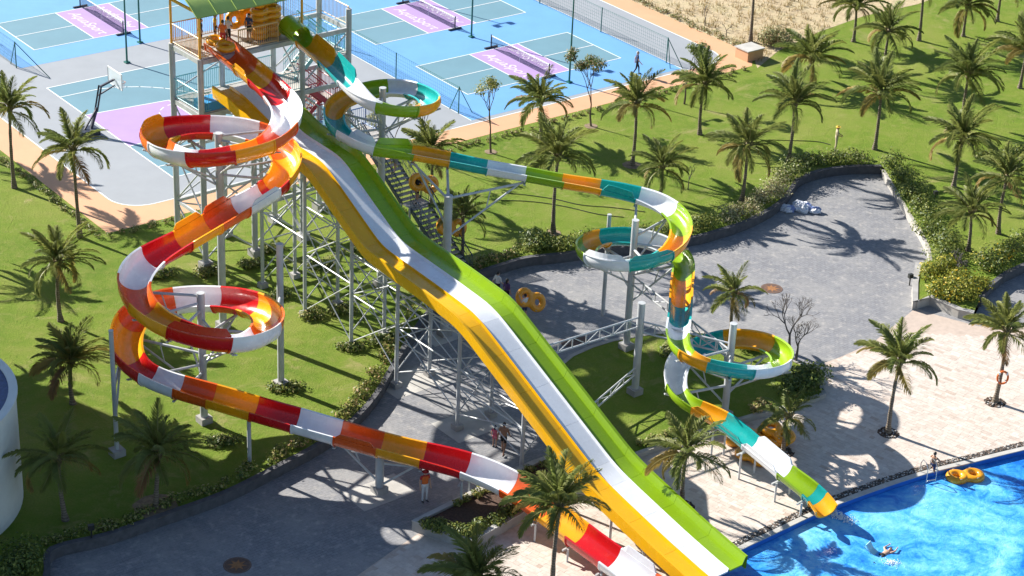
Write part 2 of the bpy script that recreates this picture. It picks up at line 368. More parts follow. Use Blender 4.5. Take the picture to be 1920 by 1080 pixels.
# pebble drain strip behind the coping
rng = R_(7); mb = MB(); pe = offset(pool_edge, -.5); po = MB()
strip_wall(pe, PATH_Z - .03, PATH_Z + .022, .38, 'drain_strip', M('dark_drain_soil', (.05, .045, .04), .9), 'dark drain channel filled with pebbles along the pool edge', 'drain')
for i in range(len(pe) - 1):
    L = (pe[i + 1] - pe[i]).length; t = (pe[i + 1] - pe[i]).normalized(); q = Vector((-t.y, t.x, 0))
    if pe[i].x > 27 or pe[i].x < 4: continue
    for _ in range(int(L * 150)):
        c = pe[i] + t * rng.random() * L + q * rng.uniform(-.17, .17); r = rng.uniform(.03, .065)
        po.sphere((c.x, c.y, PATH_Z + .03), r, 5, 4, rng.choice((0, 1, 1, 2, 2)), (1, rng.uniform(.7, 1), .7))
tag(po.build('pebble_strip', [M('pebble_white', (.55, .53, .5), .8), M('pebble_brown', (.16, .11, .08), .8), M('pebble_dark', (.05, .05, .05), .7)], smooth=True), 'strip of dark and white pebbles along the pool coping', kind='stuff')

# ------------------------------------------------------------------ sports courts
def slab(name, quad, z, mat, parent=None):
    m = MB(); m.poly(quad, z); return m.build(name, mat, parent)
def rect(u0, v0, u1, v1): return [cuv(u0, v0), cuv(u1, v0), cuv(u1, v1), cuv(u0, v1)]
def line(parent, a, b, wd, z, name='line'):
    a, b = Vector(a), Vector(b); d = (b - a).normalized(); q = Vector((-d.y, d.x, 0)) * wd / 2; a = a - d * wd / 2; b = b + d * wd / 2
    return slab(name, [a - q, b - q, b + q, a + q], z, C_LINE, parent)
def arc(cu, cv_, r, a0, a1, n=8): return [cuv(cu + r * math.cos(a0 + (a1 - a0) * k / n), cv_ + r * math.sin(a0 + (a1 - a0) * k / n)) for k in range(n + 1)]
track = [cuv(-30.4, 60), cuv(-30.2, -6.6), cuv(20.5, -6.0), cuv(22.1, -4.4), cuv(22.1, 60)]
ct = tag(slab('running_track', track, .004, C_PEACH), kind='structure')
apron_pts = arc(-26.0, -2.4, 2.0, math.pi, 1.5 * math.pi) + arc(18.1, -2.2, 2.0, -math.pi / 2, 0) + [cuv(20.1, 60), cuv(-28.0, 60)]
apron = tag(slab('court_apron', apron_pts, .008, C_GREY), kind='structure')
for i in range(len(apron_pts)):
    if i == len(apron_pts) - 2: continue
    line(apron, apron_pts[i], apron_pts[(i + 1) % len(apron_pts)], .08, .012 + .0002 * (i % 3))
blue = tag(slab('blue_court_surface', rect(-2.5, -3.8, 15.8, 60), .012, C_BLUE), kind='structure'); blue2 = tag(slab('blue_court_surface', rect(-23.2, 19.6, -4.8, 60), .012, C_BLUE), kind='structure')
for o_, a_, b_ in ((blue, (-2.5, -3.8), (-2.5, 60)), (blue, (15.8, -3.8), (15.8, 60))): line(o_, cuv(*a_), cuv(*b_), .06, .0165)
ft = .3048
def text_mesh(body, size, shear=.3):
    c = bpy.data.curves.new('lettering', 'FONT'); c.body = body; c.size = size; c.shear = shear; c.align_x = 'CENTER'; c.align_y = 'CENTER'; c.offset = .002
    o = bpy.data.objects.new('t', c); col.objects.link(o); dg = bpy.context.evaluated_depsgraph_get(); me = bpy.data.meshes.new_from_object(o.evaluated_get(dg)); bpy.data.objects.remove(o)
    me.materials.clear(); me.materials.append(M('lettering_white', (.66, .60, .72), .6)); return me
TXT = text_mesh('AquaSport', 1.15)
def pickle(u0, v0):
    def q(u, v): return cuv(u0 + u * ft, v0 + v * ft)
    base = tag(slab('pickleball_court', [q(0, 0), q(44, 0), q(44, 20), q(0, 20)], .017, C_TEAL), kind='structure')
    slab('kitchen_zone', [q(15, 0), q(29, 0), q(29, 20), q(15, 20)], .021, C_PURP, base)
    for k, (a, b) in enumerate((((0, 0), (44, 0)), ((44, 20), (0, 20)), ((0, 0), (0, 20)), ((44, 0), (44, 20)), ((15, 0), (15, 20)), ((29, 0), (29, 20)), ((0, 10), (15, 10)), ((29, 10), (44, 10)))):
        line(base, q(*a), q(*b), .07, .025 + .0006 * k)
    for uu, sgn in ((18.4, 1), (25.6, -1)):
        o = link('lettering', TXT, base); x = -CV * sgn; y = CU * sgn; p = q(uu, 10)
        o.matrix_world = Matrix(((x.x, y.x, 0, p.x), (x.y, y.y, 0, p.y), (0, 0, 1, .026), (0, 0, 0, 1)))
    return base
for u0, v0 in ((0, 0), (0, 11.1), (0, 22.2), (-20.9, 22.3), (-20.9, 33.4)): pickle(u0, v0)
NETM = M('black_net_cord', (.02, .02, .022), .8); POSTM = M('net_post_black', (.025, .028, .04), .5); GREENP = M('green_painted_steel', (.01, .13, .105), .45); 
def net(u0, v0, label):
    b = cuv(u0 + 22 * ft, v0 + 10 * ft); o = thing('pickleball_net', label, 'net', b)
    e = [cuv(u0 + 22 * ft, v0 - .3), cuv(u0 + 22 * ft, v0 + 20 * ft + .3)]
    for p in e:
        m = MB(); m.cyl(p + Vector((0, 0, .02)), p + Vector((0, 0, 1.0)), .045); m.build('post', POSTM, o, True)
        m = MB(); m.beam(p + CU * .55 + Vector((0, 0, .06)), p - CU * .55 + Vector((0, 0, .06)), .16, .1); m.build('foot', POSTM, o)
    m = MB(); m.beam(e[0] + Vector((0, 0, .93)), e[1] + Vector((0, 0, .93)), .03, .07); m.build('top_tape', C_LINE, o)
    m = MB(); m.beam(b + Vector((0, 0, .03)), b + Vector((0, 0, .92)), .04, .02); m.build('centre_strap', C_LINE, o)
    m = MB(); d = e[1] - e[0]
    for k in range(1, 68): m.beam(e[0] + d * (k / 68) + Vector((0, 0, .05)), e[0] + d * (k / 68) + Vector((0, 0, .91)), .012, .012)
    for k in range(9): m.beam(e[0] + Vector((0, 0, .06 + k * .1)), e[1] + Vector((0, 0, .06 + k * .1)), .012, .012)
    tag(m.build('net_mesh', NETM, o), kind='stuff')
net(0, 0, 'black pickleball net on the court nearest the young trees'); net(0, 11.1, 'black pickleball net on the court behind the lone lamp post'); net(-20.9, 22.3, 'black pickleball net on the court beyond the basketball court')
def net_fence(u, v0, v1, label, brace):
    o = thing('court_net_fence', label, 'fence', cuv(u, v0)); H = 1.9; Z = Vector((0, 0, 1)); k = 0; v = v0
    while v <= v1 + .01:
        m = MB(); m.cyl(cuv(u, v), cuv(u, v, H), .04, n=8); m.build('post', GREENP, o, True); v += 7.3
    for b in brace: m = MB(); m.cyl(cuv(u, v0, H - .05), cuv(u + b[0], v0 + b[1], .0), .03, n=6); m.build('brace', GREENP, o, True)
    m = MB(); m.cyl(cuv(u, v0, H - .03), cuv(u, v1, H - .03), .012, n=4); m.build('top_wire', GREENP, o)
    m = MB(); n = int((v1 - v0) / .22)
    for k in range(n): m.beam(cuv(u, v0 + k * .22, .03), cuv(u, v0 + k * .22, H), .008, .008)
    for k in range(8): m.beam(cuv(u, v0, .1 + k * .24), cuv(u, v1, .1 + k * .24), .008, .008)
    tag(m.build('net_mesh', GREENP, o), kind='stuff')
net_fence(-2.5, -2.4, 26.8, 'green framed net fence along the blue court edge behind the tower stairs', [(.9, -.3), (0, 1.0)])
net_fence(-23.4, 19.8, 41.7, 'green framed net fence beside the basketball court', [(1.1, -2.8), (0, .9)])
net_fence(15.6, -2.4, 19.5, 'green framed net fence between the blue court and the sandy ground', [(.3, -1.4), (-.5, -1.0)])
def lamp(u, v, h, label, arms):
    o = thing('court_lamp_post', label, 'lamp post', cuv(u, v)); m = MB(); m.cyl(cuv(u, v), cuv(u, v, h), .07, .05); m.build('pole', GREENP, o, True)
    m = MB(); m.box(cuv(u, v, .05), (.34, .34, .1), _a); m.build('base_plate', GREENP, o)
    m = MB(); m.beam(cuv(u - .75, v, h), cuv(u + .75, v, h), .07, .07); m.build('crossarm', GREENP, o)
    for s in (-1, 1):
        m = MB(); m.box(cuv(u + s * .62, v - .12, h + .1), (.5, .42, .12), _a + .1); l = m.build('floodlight', M('lamp_housing', (.12, .125, .13), .5), o)
for u, v, lb in ((-16.6, 16.9, 'green court lamp post beside the basketball court'), (-14.0, 19.9, 'green court lamp post at the edge of the blue pickleball surface'), (6.8, 8.9, 'green lamp post standing between two pickleball nets'), (7.3, -1.8, 'green lamp post beside the young trees at the court edge'), (6.8, 20.3, 'green lamp post standing beyond both pickleball nets')):
    lamp(u, v, 6.4, lb, 2)
# basketball half court
bk = tag(slab('basketball_court', rect(-23.3, -1.7, -9.3, 15.4), .012, C_TEAL), kind='structure')
slab('key_zone', [cuv(-23.25, 3.9), cuv(-17.5, 4.4), cuv(-17.5, 9.4), cuv(-23.25, 9.9)], .016, C_PURP, bk)
k = 0
def bl(a, b):
    global k
    k += 1; line(bk, cuv(*a), cuv(*b), .08, .020 + .0004 * k)
for a, b in (((-23.3, -1.7), (-9.3, -1.7)), ((-9.3, 15.4), (-23.3, 15.4)), ((-23.3, -1.7), (-23.3, 15.4)), ((-9.3, -1.7), (-9.3, 15.4)), ((-23.25, 3.9), (-17.5, 4.4)), ((-23.25, 9.9), (-17.5, 9.4)), ((-17.5, 4.4), (-17.5, 9.4)), ((-23.3, .2), (-20.3, .2)), ((-23.3, 13.5), (-20.3, 13.5))): bl(a, b)
pp = arc(-21.7, 6.85, 6.75, -1.36, 1.36, 22)
for a, b in zip(pp, pp[1:]): line(bk, a, b, .08, .0195)
pp = arc(-17.5, 6.9, 1.8, -math.pi, math.pi, 24)
for i, (a, b) in enumerate(zip(pp, pp[1:])):
    if i % 2 == 0: line(bk, a, b, .07, .0192)
bp = cuv(-24.6, 6.9); o = thing('basketball_hoop', 'black basketball hoop stand with clear backboard on the half court', 'basketball hoop', bp)
DK = M('dark_blue_steel', (.03, .035, .06), .45); RIM = M('hoop_rim_orange', (.5, .12, .03), .5)
m = MB(); m.box(cuv(-24.7, 6.9, .22), (1.5, .9, .4), CU.to_2d().angle_signed(Vector((1, 0))) if 0 else _a); m.build('base_box', DK, o)
m = MB(); m.beam(cuv(-24.4, 6.9, .3), cuv(-23.9, 6.9, 1.7), .16, .16); m.beam(cuv(-24.9, 6.9, .3), cuv(-23.95, 6.9, 1.6), .1, .1); m.build('leg_frame', DK, o)
m = MB(); m.beam(cuv(-23.95, 6.75, 1.5), cuv(-23.6, 6.75, 3.1), .1, .1); m.beam(cuv(-23.95, 7.05, 1.5), cuv(-23.6, 7.05, 3.1), .1, .1); m.beam(cuv(-23.6, 6.9, 3.05), cuv(-22.6, 6.9, 3.35), .12, .12); m.beam(cuv(-23.75, 6.9, 2.5), cuv(-22.6, 6.9, 2.95), .08, .08); m.build('arm', DK, o)
GLASS = M('clear_acrylic', (.72, .8, .84), .1, var=.02, trans=.4)
m = MB(); m.beam(cuv(-22.55, 6.0, 3.4), cuv(-22.55, 7.8, 3.4), .03, 1.05); bb = m.build('backboard', GLASS, o)
m = MB()
for z in (2.88, 3.92): m.beam(cuv(-22.55, 5.98, z), cuv(-22.55, 7.82, z), .06, .06)
for v in (5.98, 7.82): m.beam(cuv(-22.55, v, 2.85), cuv(-22.55, v, 3.95), .06, .05)
for z in (3.05, 3.5): m.beam(cuv(-22.52, 6.6, z), cuv(-22.52, 7.2, z), .03, .05)
m.build('board_frame', C_LINE, bb)
m = MB(); m.tube([cuv(-22.1 + .23 * math.cos(q * math.pi / 8), 6.9 + .23 * math.sin(q * math.pi / 8), 3.05) for q in range(16)], .018, 6, closed=True); rim = m.build('rim', RIM, o, True)
m = MB()
for q in range(12):
    an = q * math.pi / 6; m.cyl(cuv(-22.1 + .23 * math.cos(an), 6.9 + .23 * math.sin(an), 3.04), cuv(-22.1 + .13 * math.cos(an + .4), 6.9 + .13 * math.sin(an + .4), 2.62), .008, n=4)
    m.cyl(cuv(-22.1 + .23 * math.cos(an), 6.9 + .23 * math.sin(an), 3.04), cuv(-22.1 + .13 * math.cos(an - .4), 6.9 + .13 * math.sin(an - .4), 2.62), .008, n=4)
m.build('hoop_net', C_LINE, rim)
# sandy ground beyond the track
sand = [cuv(22.1, 70), cuv(22.1, -4.4), g(1420, 128), g(1460, 95), g(1530, 62), g(1620, 30), g(1720, 8), g(1800, -20), g(1900, -120), g(1700, -300)]
tag(slab('sandy_ground', sand, .006, SAND), kind='structure')
b0 = g(1404, 108); m = MB(); m.box(b0 + Vector((0, 0, .38)), (1.5, 1.3, .72), .67); m.box(b0 + Vector((0, 0, .775)), (1.62, 1.42, .07), .67, 1)
o = thing('utility_box', 'squat concrete utility box at the track corner by the sand', 'utility box', b0)
m1 = MB(); m1.box(b0 + Vector((0, 0, .38)), (1.5, 1.3, .74), .67); m1.build('box_body', C_PEACH, o); m1 = MB(); m1.box(b0 + Vector((0, 0, .785)), (1.64, 1.44, .07), .67); m1.build('lid', CONCL, o)
# ------------------------------------------------------------------ slides (surveyed centre lines at rim height)
PTS_A = [(-16.39, 104.54, 12.80), (-15.61, 103.66, 12.68), (-14.51, 102.21, 12.47), (-13.54, 100.94, 12.30), (-12.48, 99.30, 12.07), (-11.90, 98.12, 11.93), (-11.71, 97.16, 11.84), (-11.77, 96.02, 11.72), (-12.26, 94.63, 11.56), (-13.09, 93.90, 11.46), (-13.97, 93.47, 11.37), (-14.96, 93.24, 11.27), (-15.96, 93.29, 11.17), (-16.94, 93.85, 11.05), (-17.67, 94.72, 10.93), (-18.21, 95.79, 10.80), (-18.26, 96.81, 10.69), (-17.68, 97.71, 10.58), (-16.86, 98.34, 10.48), (-15.80, 98.74, 10.37), (-14.92, 98.89, 10.29), (-13.80, 98.71, 10.19), (-12.76, 98.11, 10.07), (-12.04, 97.28, 9.93), (-11.66, 96.40, 9.80), (-11.62, 95.37, 9.66), (-11.96, 94.14, 9.49), (-12.22, 93.53, 9.40), (-13.42, 92.00, 9.14), (-14.57, 90.62, 8.83), (-15.79, 89.19, 8.51), (-17.02, 87.84, 8.20), (-17.47, 86.95, 8.00), (-17.62, 86.09, 7.81), (-17.39, 85.22, 7.62), (-16.77, 84.21, 7.40), (-16.06, 83.58, 7.21), (-15.27, 83.21, 7.04), (-14.35, 83.02, 6.86), (-13.44, 83.02, 6.69), (-12.51, 83.17, 6.52), (-11.77, 83.95, 6.33), (-11.35, 85.10, 6.13), (-11.35, 86.24, 5.98), (-11.77, 87.37, 5.83), (-12.47, 88.25, 5.68), (-13.33, 88.88, 5.54), (-14.31, 89.21, 5.40), (-15.35, 89.37, 5.27), (-16.32, 89.30, 5.14), (-17.09, 88.93, 5.03), (-17.84, 88.35, 4.85), (-18.20, 87.45, 4.67), (-18.12, 86.15, 4.45), (-17.86, 85.24, 4.27), (-17.24, 84.54, 4.09), (-16.40, 84.02, 3.91), (-15.23, 83.65, 3.70), (-13.66, 83.35, 3.44), (-11.63, 82.91, 3.13), (-9.67, 82.54, 2.82), (-7.67, 82.06, 2.56), (-5.68, 81.62, 2.30), (-3.69, 81.28, 2.04), (-1.72, 80.90, 1.79), (0.29, 79.93, 1.51), (1.88, 78.53, 1.24), (3.36, 77.01, 0.97), (4.82, 75.67, 0.66), (6.32, 74.30, 0.35)]
PTS_C = [(-12.82, 106.90, 13.00), (-12.40, 106.29, 12.90), (-11.76, 105.43, 12.76), (-10.36, 103.46, 12.45), (-9.12, 101.45, 12.14), (-8.16, 99.98, 11.91), (-7.25, 99.28, 11.76), (-6.34, 99.25, 11.64), (-5.46, 99.60, 11.51), (-4.86, 100.26, 11.40), (-4.72, 101.29, 11.26), (-5.07, 102.49, 11.10), (-5.87, 103.72, 10.90), (-6.56, 104.14, 10.80), (-7.23, 104.37, 10.71), (-7.96, 104.21, 10.61), (-8.70, 103.78, 10.50), (-9.29, 103.33, 10.40), (-9.70, 102.63, 10.29), (-9.82, 101.77, 10.18), (-9.74, 100.99, 10.08), (-9.51, 100.36, 9.99), (-9.10, 99.82, 9.90), (-8.30, 99.27, 9.69), (-7.42, 98.99, 9.50), (-5.45, 99.43, 9.17), (-3.51, 99.50, 8.85), (-1.55, 99.49, 8.52), (0.49, 99.59, 8.19), (2.44, 99.64, 7.87), (4.44, 99.78, 7.55), (6.42, 99.63, 7.22), (7.31, 99.20, 7.10), (8.04, 98.55, 6.97), (8.50, 97.53, 6.83), (8.55, 96.67, 6.72), (8.37, 95.66, 6.58), (7.70, 94.46, 6.41), (6.88, 93.90, 6.28), (5.81, 93.71, 6.14), (4.76, 94.01, 6.00), (3.97, 94.77, 5.86), (3.64, 95.84, 5.71), (3.96, 97.12, 5.54), (4.74, 98.12, 5.37), (5.60, 98.62, 5.25), (6.51, 98.84, 5.12), (7.43, 98.61, 5.00), (8.18, 98.10, 4.88), (8.65, 97.46, 4.78), (8.82, 96.73, 4.69), (8.74, 95.72, 4.66), (8.59, 94.33, 4.59), (8.50, 92.97, 4.52), (8.33, 91.09, 4.38), (8.17, 89.88, 4.33), (8.22, 88.76, 4.29), (8.49, 87.98, 4.29), (8.99, 87.59, 4.21), (9.59, 87.33, 4.12), (10.67, 87.22, 3.98), (11.66, 87.34, 3.85), (12.62, 87.84, 3.71), (13.23, 88.67, 3.57), (13.38, 89.62, 3.45), (13.21, 90.46, 3.33), (12.83, 91.18, 3.23), (12.22, 91.70, 3.12), (11.61, 91.97, 3.03), (10.79, 91.98, 2.93), (10.12, 91.75, 2.83), (9.44, 91.37, 2.73), (8.78, 90.79, 2.62), (8.35, 89.98, 2.50), (8.18, 89.01, 2.37), (8.19, 88.07, 2.24), (8.57, 87.23, 2.12), (9.15, 86.78, 2.03), (10.29, 86.03, 1.81), (11.58, 84.51, 1.50), (13.08, 82.70, 1.11), (14.19, 81.57, 0.80), (14.54, 81.24, 0.62), (14.85, 80.57, 0.41)]
class Track:
    def __init__(s, pts, ext=None):
        P = [Vector(p) for p in pts]
        if ext: P.append(P[-1] + Vector(ext))
        fine = catmull(P, 12); A = np.array([tuple(p) for p in fine]); ci = [i * 12 for i in range(len(P))]
        d = np.r_[0, np.cumsum(np.linalg.norm(np.diff(A, axis=0), axis=1))]
        s.cs = [d[i] for i in ci]; s.L = d[-1]; s.N = int(s.L / .1) + 1
        s.s = np.linspace(0, s.L, s.N); B = np.stack([np.interp(s.s, d, A[:, k]) for k in range(3)], 1)
        ker = np.exp(-.5 * (np.arange(-14, 15) / 5.0) ** 2); ker /= ker.sum()
        pad = np.r_[2 * B[0] - B[14:0:-1], B, 2 * B[-1] - B[-2:-16:-1]]
        s.p = np.stack([np.convolve(pad[:, k], ker, 'valid') for k in range(3)], 1)
        t = np.gradient(s.p, axis=0); s.t = t / np.linalg.norm(t, axis=1)[:, None]
        h = np.unwrap(np.arctan2(s.t[:, 1], s.t[:, 0])); kap = np.gradient(h, s.s)
        k2 = np.ones(31) / 31; kap = np.convolve(np.r_[[kap[0]] * 15, kap, [kap[-1]] * 15], k2, 'valid')
        s.bank = np.arctan(np.clip(kap, -.4, .4) * .95)           # turning left (kap>0): right (outer) side up
    def at(s, x):
        i = min(s.N - 1, max(0, int(round(x / s.L * (s.N - 1))))); p = Vector(s.p[i]); t = Vector(s.t[i])
        r = Vector((t.y, -t.x, 0)).normalized(); u = r.cross(t).normalized(); b = s.bank[i]
        return p, t, r * math.cos(b) + u * math.sin(b), u * math.cos(b) - r * math.sin(b)
NP = 14
def profile(a, dep, ex):
    pts = []
    for k in range(NP + 1):
        th = math.pi * k / NP; pts.append(((a + ex) * math.cos(th), -(dep + ex) * math.sin(th) ** .85))
    return pts
def flume_section(tr, s0, s1, mat, parent, a1=None):
    a, dep = tr.a, tr.dep; m = MB(); a1 = a1 or a; n = max(3, int((s1 - s0) / .28)); st = [(s0 + .004, .05), (s0 + .05, .05), (s0 + .051, 0)] + [(s0 + .05 + (s1 - s0 - .1) * k / n, 0) for k in range(1, n)] + [(s1 - .051, 0), (s1 - .05, .05), (s1 - .004, .05)]
    vs = []; K = 0
    for x, ex in st:
        p, t, r, u = tr.at(x); w = (x - s0) / (s1 - s0); aa = a + (a1 - a) * w; p = p + t * (x - tr.s[min(tr.N - 1, int(round(x / tr.L * (tr.N - 1))))])
        inn = profile(aa, dep, 0); out = profile(aa, dep, .035 + ex)
        ring = [(aa + .1, .012)] + inn + [(-aa - .1, .012), (-aa - .1, -.04), (-aa - .035 - ex, -.04)] + out[::-1][1:-1] + [(aa + .035 + ex, -.04), (aa + .1, -.04)]
        K = len(ring); vs += [p + r * q[0] + u * q[1] for q in ring]
    fs = []
    for i in range(len(st) - 1):
        for j in range(K): fs.append((i * K + j, (i + 1) * K + j, (i + 1) * K + (j + 1) % K, i * K + (j + 1) % K))
    fs.append(tuple(range(K))); fs.append(tuple(reversed([(len(st) - 1) * K + j for j in range(K)])))
    m.add(vs, fs); return m.build('flume_section', mat, parent, True)
def guard(tr, s0, s1, side, mat, parent, h=.38):
    a = tr.a; m = MB(); vs = []; n = max(5, int((s1 - s0) / .2))
    for k in range(n + 1):
        x = s0 + (s1 - s0) * k / n; p, t, r, u = tr.at(x); e = min(1, min(k, n - k) / 1.5 + .15); hh = h * math.sin(min(1, e) * math.pi / 2)
        for o, z in ((.02, .014), (.06, .014), (.10, hh), (.06, hh)): vs.append(p + r * side * (a + o) + u * z)
    fs = []
    for i in range(n):
        for j in range(4): fs.append((i * 4 + j, (i + 1) * 4 + j, (i + 1) * 4 + (j + 1) % 4, i * 4 + (j + 1) % 4))
    fs += [(0, 1, 2, 3), tuple(n * 4 + j for j in (3, 2, 1, 0))]
    m.add(vs, fs); m.build('splash_guard', mat, parent)
def make_slide(name, label, tr, marks, cols, guards):
    # marks: {boundary index: control index}; sections between are equal lengths
    o = thing(name, label, 'water slide', tuple(tr.p[-1][:2]) + (0,))
    ks = sorted(marks); B = {}
    for k in ks: B[k] = tr.cs[marks[k]] if marks[k] < len(tr.cs) else tr.L
    bd = np.interp(range(len(cols) + 1), ks, [B[k] for k in ks])
    secs = [flume_section(tr, bd[i], bd[i + 1], FL[cols[i]], o) for i in range(len(cols))]
    for i, side, h in guards: guard(tr, bd[i] + .08, bd[i + 1] - .08, side, FL[cols[i]], secs[i], h)
    return o, bd
TA = Track(PTS_A, (2.0, -1.85, -.2)); TC = Track(PTS_C); TA.a, TA.dep, TC.a, TC.dep = .71, .76, .5, .54
colsA = ''.join('OARW' for _ in range(11)) + 'OA'
slideA, bdA = make_slide('red_flume_slide', 'open spiral water slide of red, orange, amber and white sections', TA,
    {0: 0, 1: 2, 2: 3, 3: 4, 4: 7, 6: 9, 7: 11, 8: 13, 10: 17, 11: 19, 13: 23, 14: 25, 15: 27, 16: 28, 17: 29, 18: 30, 19: 31, 20: 33, 22: 36, 23: 39, 24: 41, 25: 43, 26: 45, 27: 47, 28: 49, 30: 53, 32: 57, 33: 58, 34: 59, 35: 60, 36: 61, 37: 62, 38: 63, 39: 64, 40: 65, 42: 67, 43: 68, 44: 69, 45: 70, 46: 71}
    if 0 else {0: 0, 1: 2, 2: 3, 3: 4, 4: 7, 6: 10, 7: 12, 8: 14, 10: 17, 11: 19, 13: 23, 14: 26, 15: 27, 16: 28, 17: 29, 18: 30, 19: 31, 20: 33, 22: 37, 24: 42, 27: 47, 28: 49, 30: 54, 32: 57, 33: 58, 34: 59, 35: 60, 36: 61, 37: 62, 38: 63, 39: 64, 40: 65, 42: 67, 43: 68, 44: 69, 46: 70},
    colsA, [(22, 1, .42), (16, 1, .3), (17, 1, .32), (15, -1, .25), (43, -1, .35), (9, -1, .3), (1, 1, .3), (36, 1, .25)])
colsC = ''.join('GYTW' for _ in range(10)) + 'GYTWGTY'
colsC = colsC.replace('Y', 'A')
slideC, bdC = make_slide('teal_flume_slide', 'open spiral water slide of green, teal, amber and white sections', TC,
    {0: 0, 1: 2, 2: 3, 3: 4, 4: 6, 5: 8, 6: 10, 7: 12, 8: 14, 9: 16, 10: 19, 11: 22, 12: 24, 13: 25, 14: 26, 15: 27, 16: 28, 17: 29, 18: 30, 19: 31, 20: 33, 21: 35, 22: 37, 23: 39, 24: 41, 25: 43, 26: 44, 27: 46, 28: 48, 29: 51, 30: 53, 31: 54, 32: 55, 33: 57, 34: 59, 35: 61, 36: 63, 37: 66, 38: 69, 39: 71, 40: 75, 41: 77, 42: 78, 43: 79, 44: 80, 45: 81, 46: 82, 47: 83},
    colsC, [(2, -1, .4), (11, -1, .3), (12, -1, .35), (18, 1, .4), (23, -1, .3), (22, -1, .25), (43, -1, .25), (1, -1, .35), (43, 1, .25), (41, 1, .25), (42, 1, .25)])
# straight three lane slide
BE = Vector((9.401, 75.41, 0)); BD = Vector((.64679, -.76267, 0)); BN = Vector((.76267, .64679, 0))
BP = [(-38.0, 10.3), (-36.6, 10.2), (-34.3, 9.62), (-32.6, 9.17), (-30.6, 9.1), (-29.4, 9.05), (-28.8, 8.85), (-24.3, 6.5), (-23.7, 6.34), (-19.5, 6.08), (-16.9, 5.86), (-16.0, 5.62), (-7.6, 1.8), (-6.9, 1.55), (-5.7, 1.27), (-2.5, .62), (.3, .16)]
_bs = np.arange(-38.6, .95, .05); _bz = np.interp(_bs, [p[0] for p in BP], [p[1] for p in BP]); _k = np.exp(-.5 * (np.arange(-30, 31) * .05 / .38) ** 2); _k /= _k.sum()
_bz = np.convolve(np.r_[2 * _bz[0] - _bz[30:0:-1], _bz, 2 * _bz[-1] - _bz[-2:-32:-1]], _k, 'valid')
def bz(s): return float(np.interp(s, _bs, _bz))
def bpt(s, off, dz=0): q = BE + BD * s + BN * off; return Vector((q.x, q.y, bz(s) + dz))
slideB = thing('three_lane_slide', 'straight three lane racing slide with yellow, white and lime green lanes', 'water slide', (BE.x, BE.y, 0))
cuts = [-38, -36.6, -34.3, -32.6, -30.6, -28.8, -26.5, -24.3, -22.1, -19.5, -16.9, -16.0, -14.2, -12.1, -9.9, -7.6, -6.4, -4.2, -1.9, .3]
bk_s = sorted(set(cuts + [round(-38 + .35 * k, 2) for k in range(110) if -38 + .35 * k < .25 and min(abs(-38 + .35 * k - c) for c in cuts) > .08]))
lanes = {'Y': [(-1.60, .34), (-1.56, .34), (-1.40, .0), (-.62, .0), (-.56, .13)], 'W': [(-.56, .13), (-.50, .0), (.50, .0), (.56, .13)], 'G': [(.56, .13), (.62, .0), (1.40, .0), (1.56, .34), (1.60, .34)]}
for key, pr in lanes.items():
    for s0, s1 in zip(cuts, cuts[1:]):
        ss = sorted(x for x in bk_s if s0 <= x <= s1); m = MB(); vs = []
        ring = pr + [(x, z - .07) for x, z in reversed(pr)]
        if key != 'W':
            sg = -1 if key == 'Y' else 1
        K = len(ring)
        for i, x in enumerate(ss):
            xx = x + (.006 if i == 0 else -.006 if i == len(ss) - 1 else 0)
            vs += [bpt(xx, a_, z_) for a_, z_ in ring]
        fs = [(i * K + j, i * K + (j + 1) % K, (i + 1) * K + (j + 1) % K, (i + 1) * K + j) for i in range(len(ss) - 1) for j in range(K)]
        fs += [tuple(reversed(range(K))), tuple((len(ss) - 1) * K + j for j in range(K))]
        m.add(vs, fs); sec = m.build('lane_section', FL[key], slideB, True)
        if key != 'W':                                   # outer skirt flange and stiffener ribs
            m = MB(); vs = []
            for i, x in enumerate(ss): vs += [bpt(x, sg * a_, z_) for a_, z_ in ((1.61, .35), (1.70, .35), (1.70, .30), (1.66, -.32), (1.61, -.32))]
            m.add(vs, [(i * 5 + j, i * 5 + (j + 1) % 5, i * 5 + 5 + (j + 1) % 5, i * 5 + 5 + j) for i in range(len(ss) - 1) for j in range(5)])
            m.build('side_skirt', FL[key], sec, True)

# ------------------------------------------------------------------ steel supports
Z3 = Vector((0, 0, 1))
def footing(m, x, y, z0, w_=.6, h=.34): m.box((x, y, z0 + h / 2), (w_, w_, h), .7)
def support(label, base, ztop, r, arms, z0, foot=True, grp=None, under=.88):
    """column with pairs of arms to (track, control index)"""
    x, y = base; o = thing('slide_support_column', label, 'column', (x, y, z0), grp)
    m = MB(); m.cyl((x, y, z0), (x, y, ztop), r, n=16); m.build('pole', STEEL2, o, True)
    m = MB(); m.cyl((x, y, ztop), (x, y, ztop + .03), r * 1.06, n=16); m.build('cap', STEEL, o, True)
    if foot: m = MB(); footing(m, x, y, z0); m.build('footing', CONC, o)
    for tr, ci in arms:
        p, t, rr, u = tr.at(tr.cs[ci] if isinstance(ci, int) else ci); under_ = tr.dep + .12; b = p - u * under_; zc = min(b.z - .06, ztop - .12)
        d = Vector((b.x - x, b.y - y, 0)); L = d.length; d.normalize()
        m = MB(); m.cyl(Vector((x, y, zc)) + d * r, b, .07, n=8); side = Vector((-d.y, d.x, 0))
        lo = max(z0 + .5, zc - .38 * L - .4)
        m.cyl(Vector((x, y, lo)) + d * r, b - d * .35 - Z3 * .04, .055, n=8)
        if L > 2: m.cyl(Vector((x, y, zc)) + d * (L * .55), Vector((x, y, lo)) + (b - d * .35 - Vector((x, y, lo))) * .55, .035, n=6)
        m.beam(b - rr * .4 + u * .03, b + rr * .4 + u * .03, .12, .06)
        m.build('arm', STEEL, o, True)
    return o
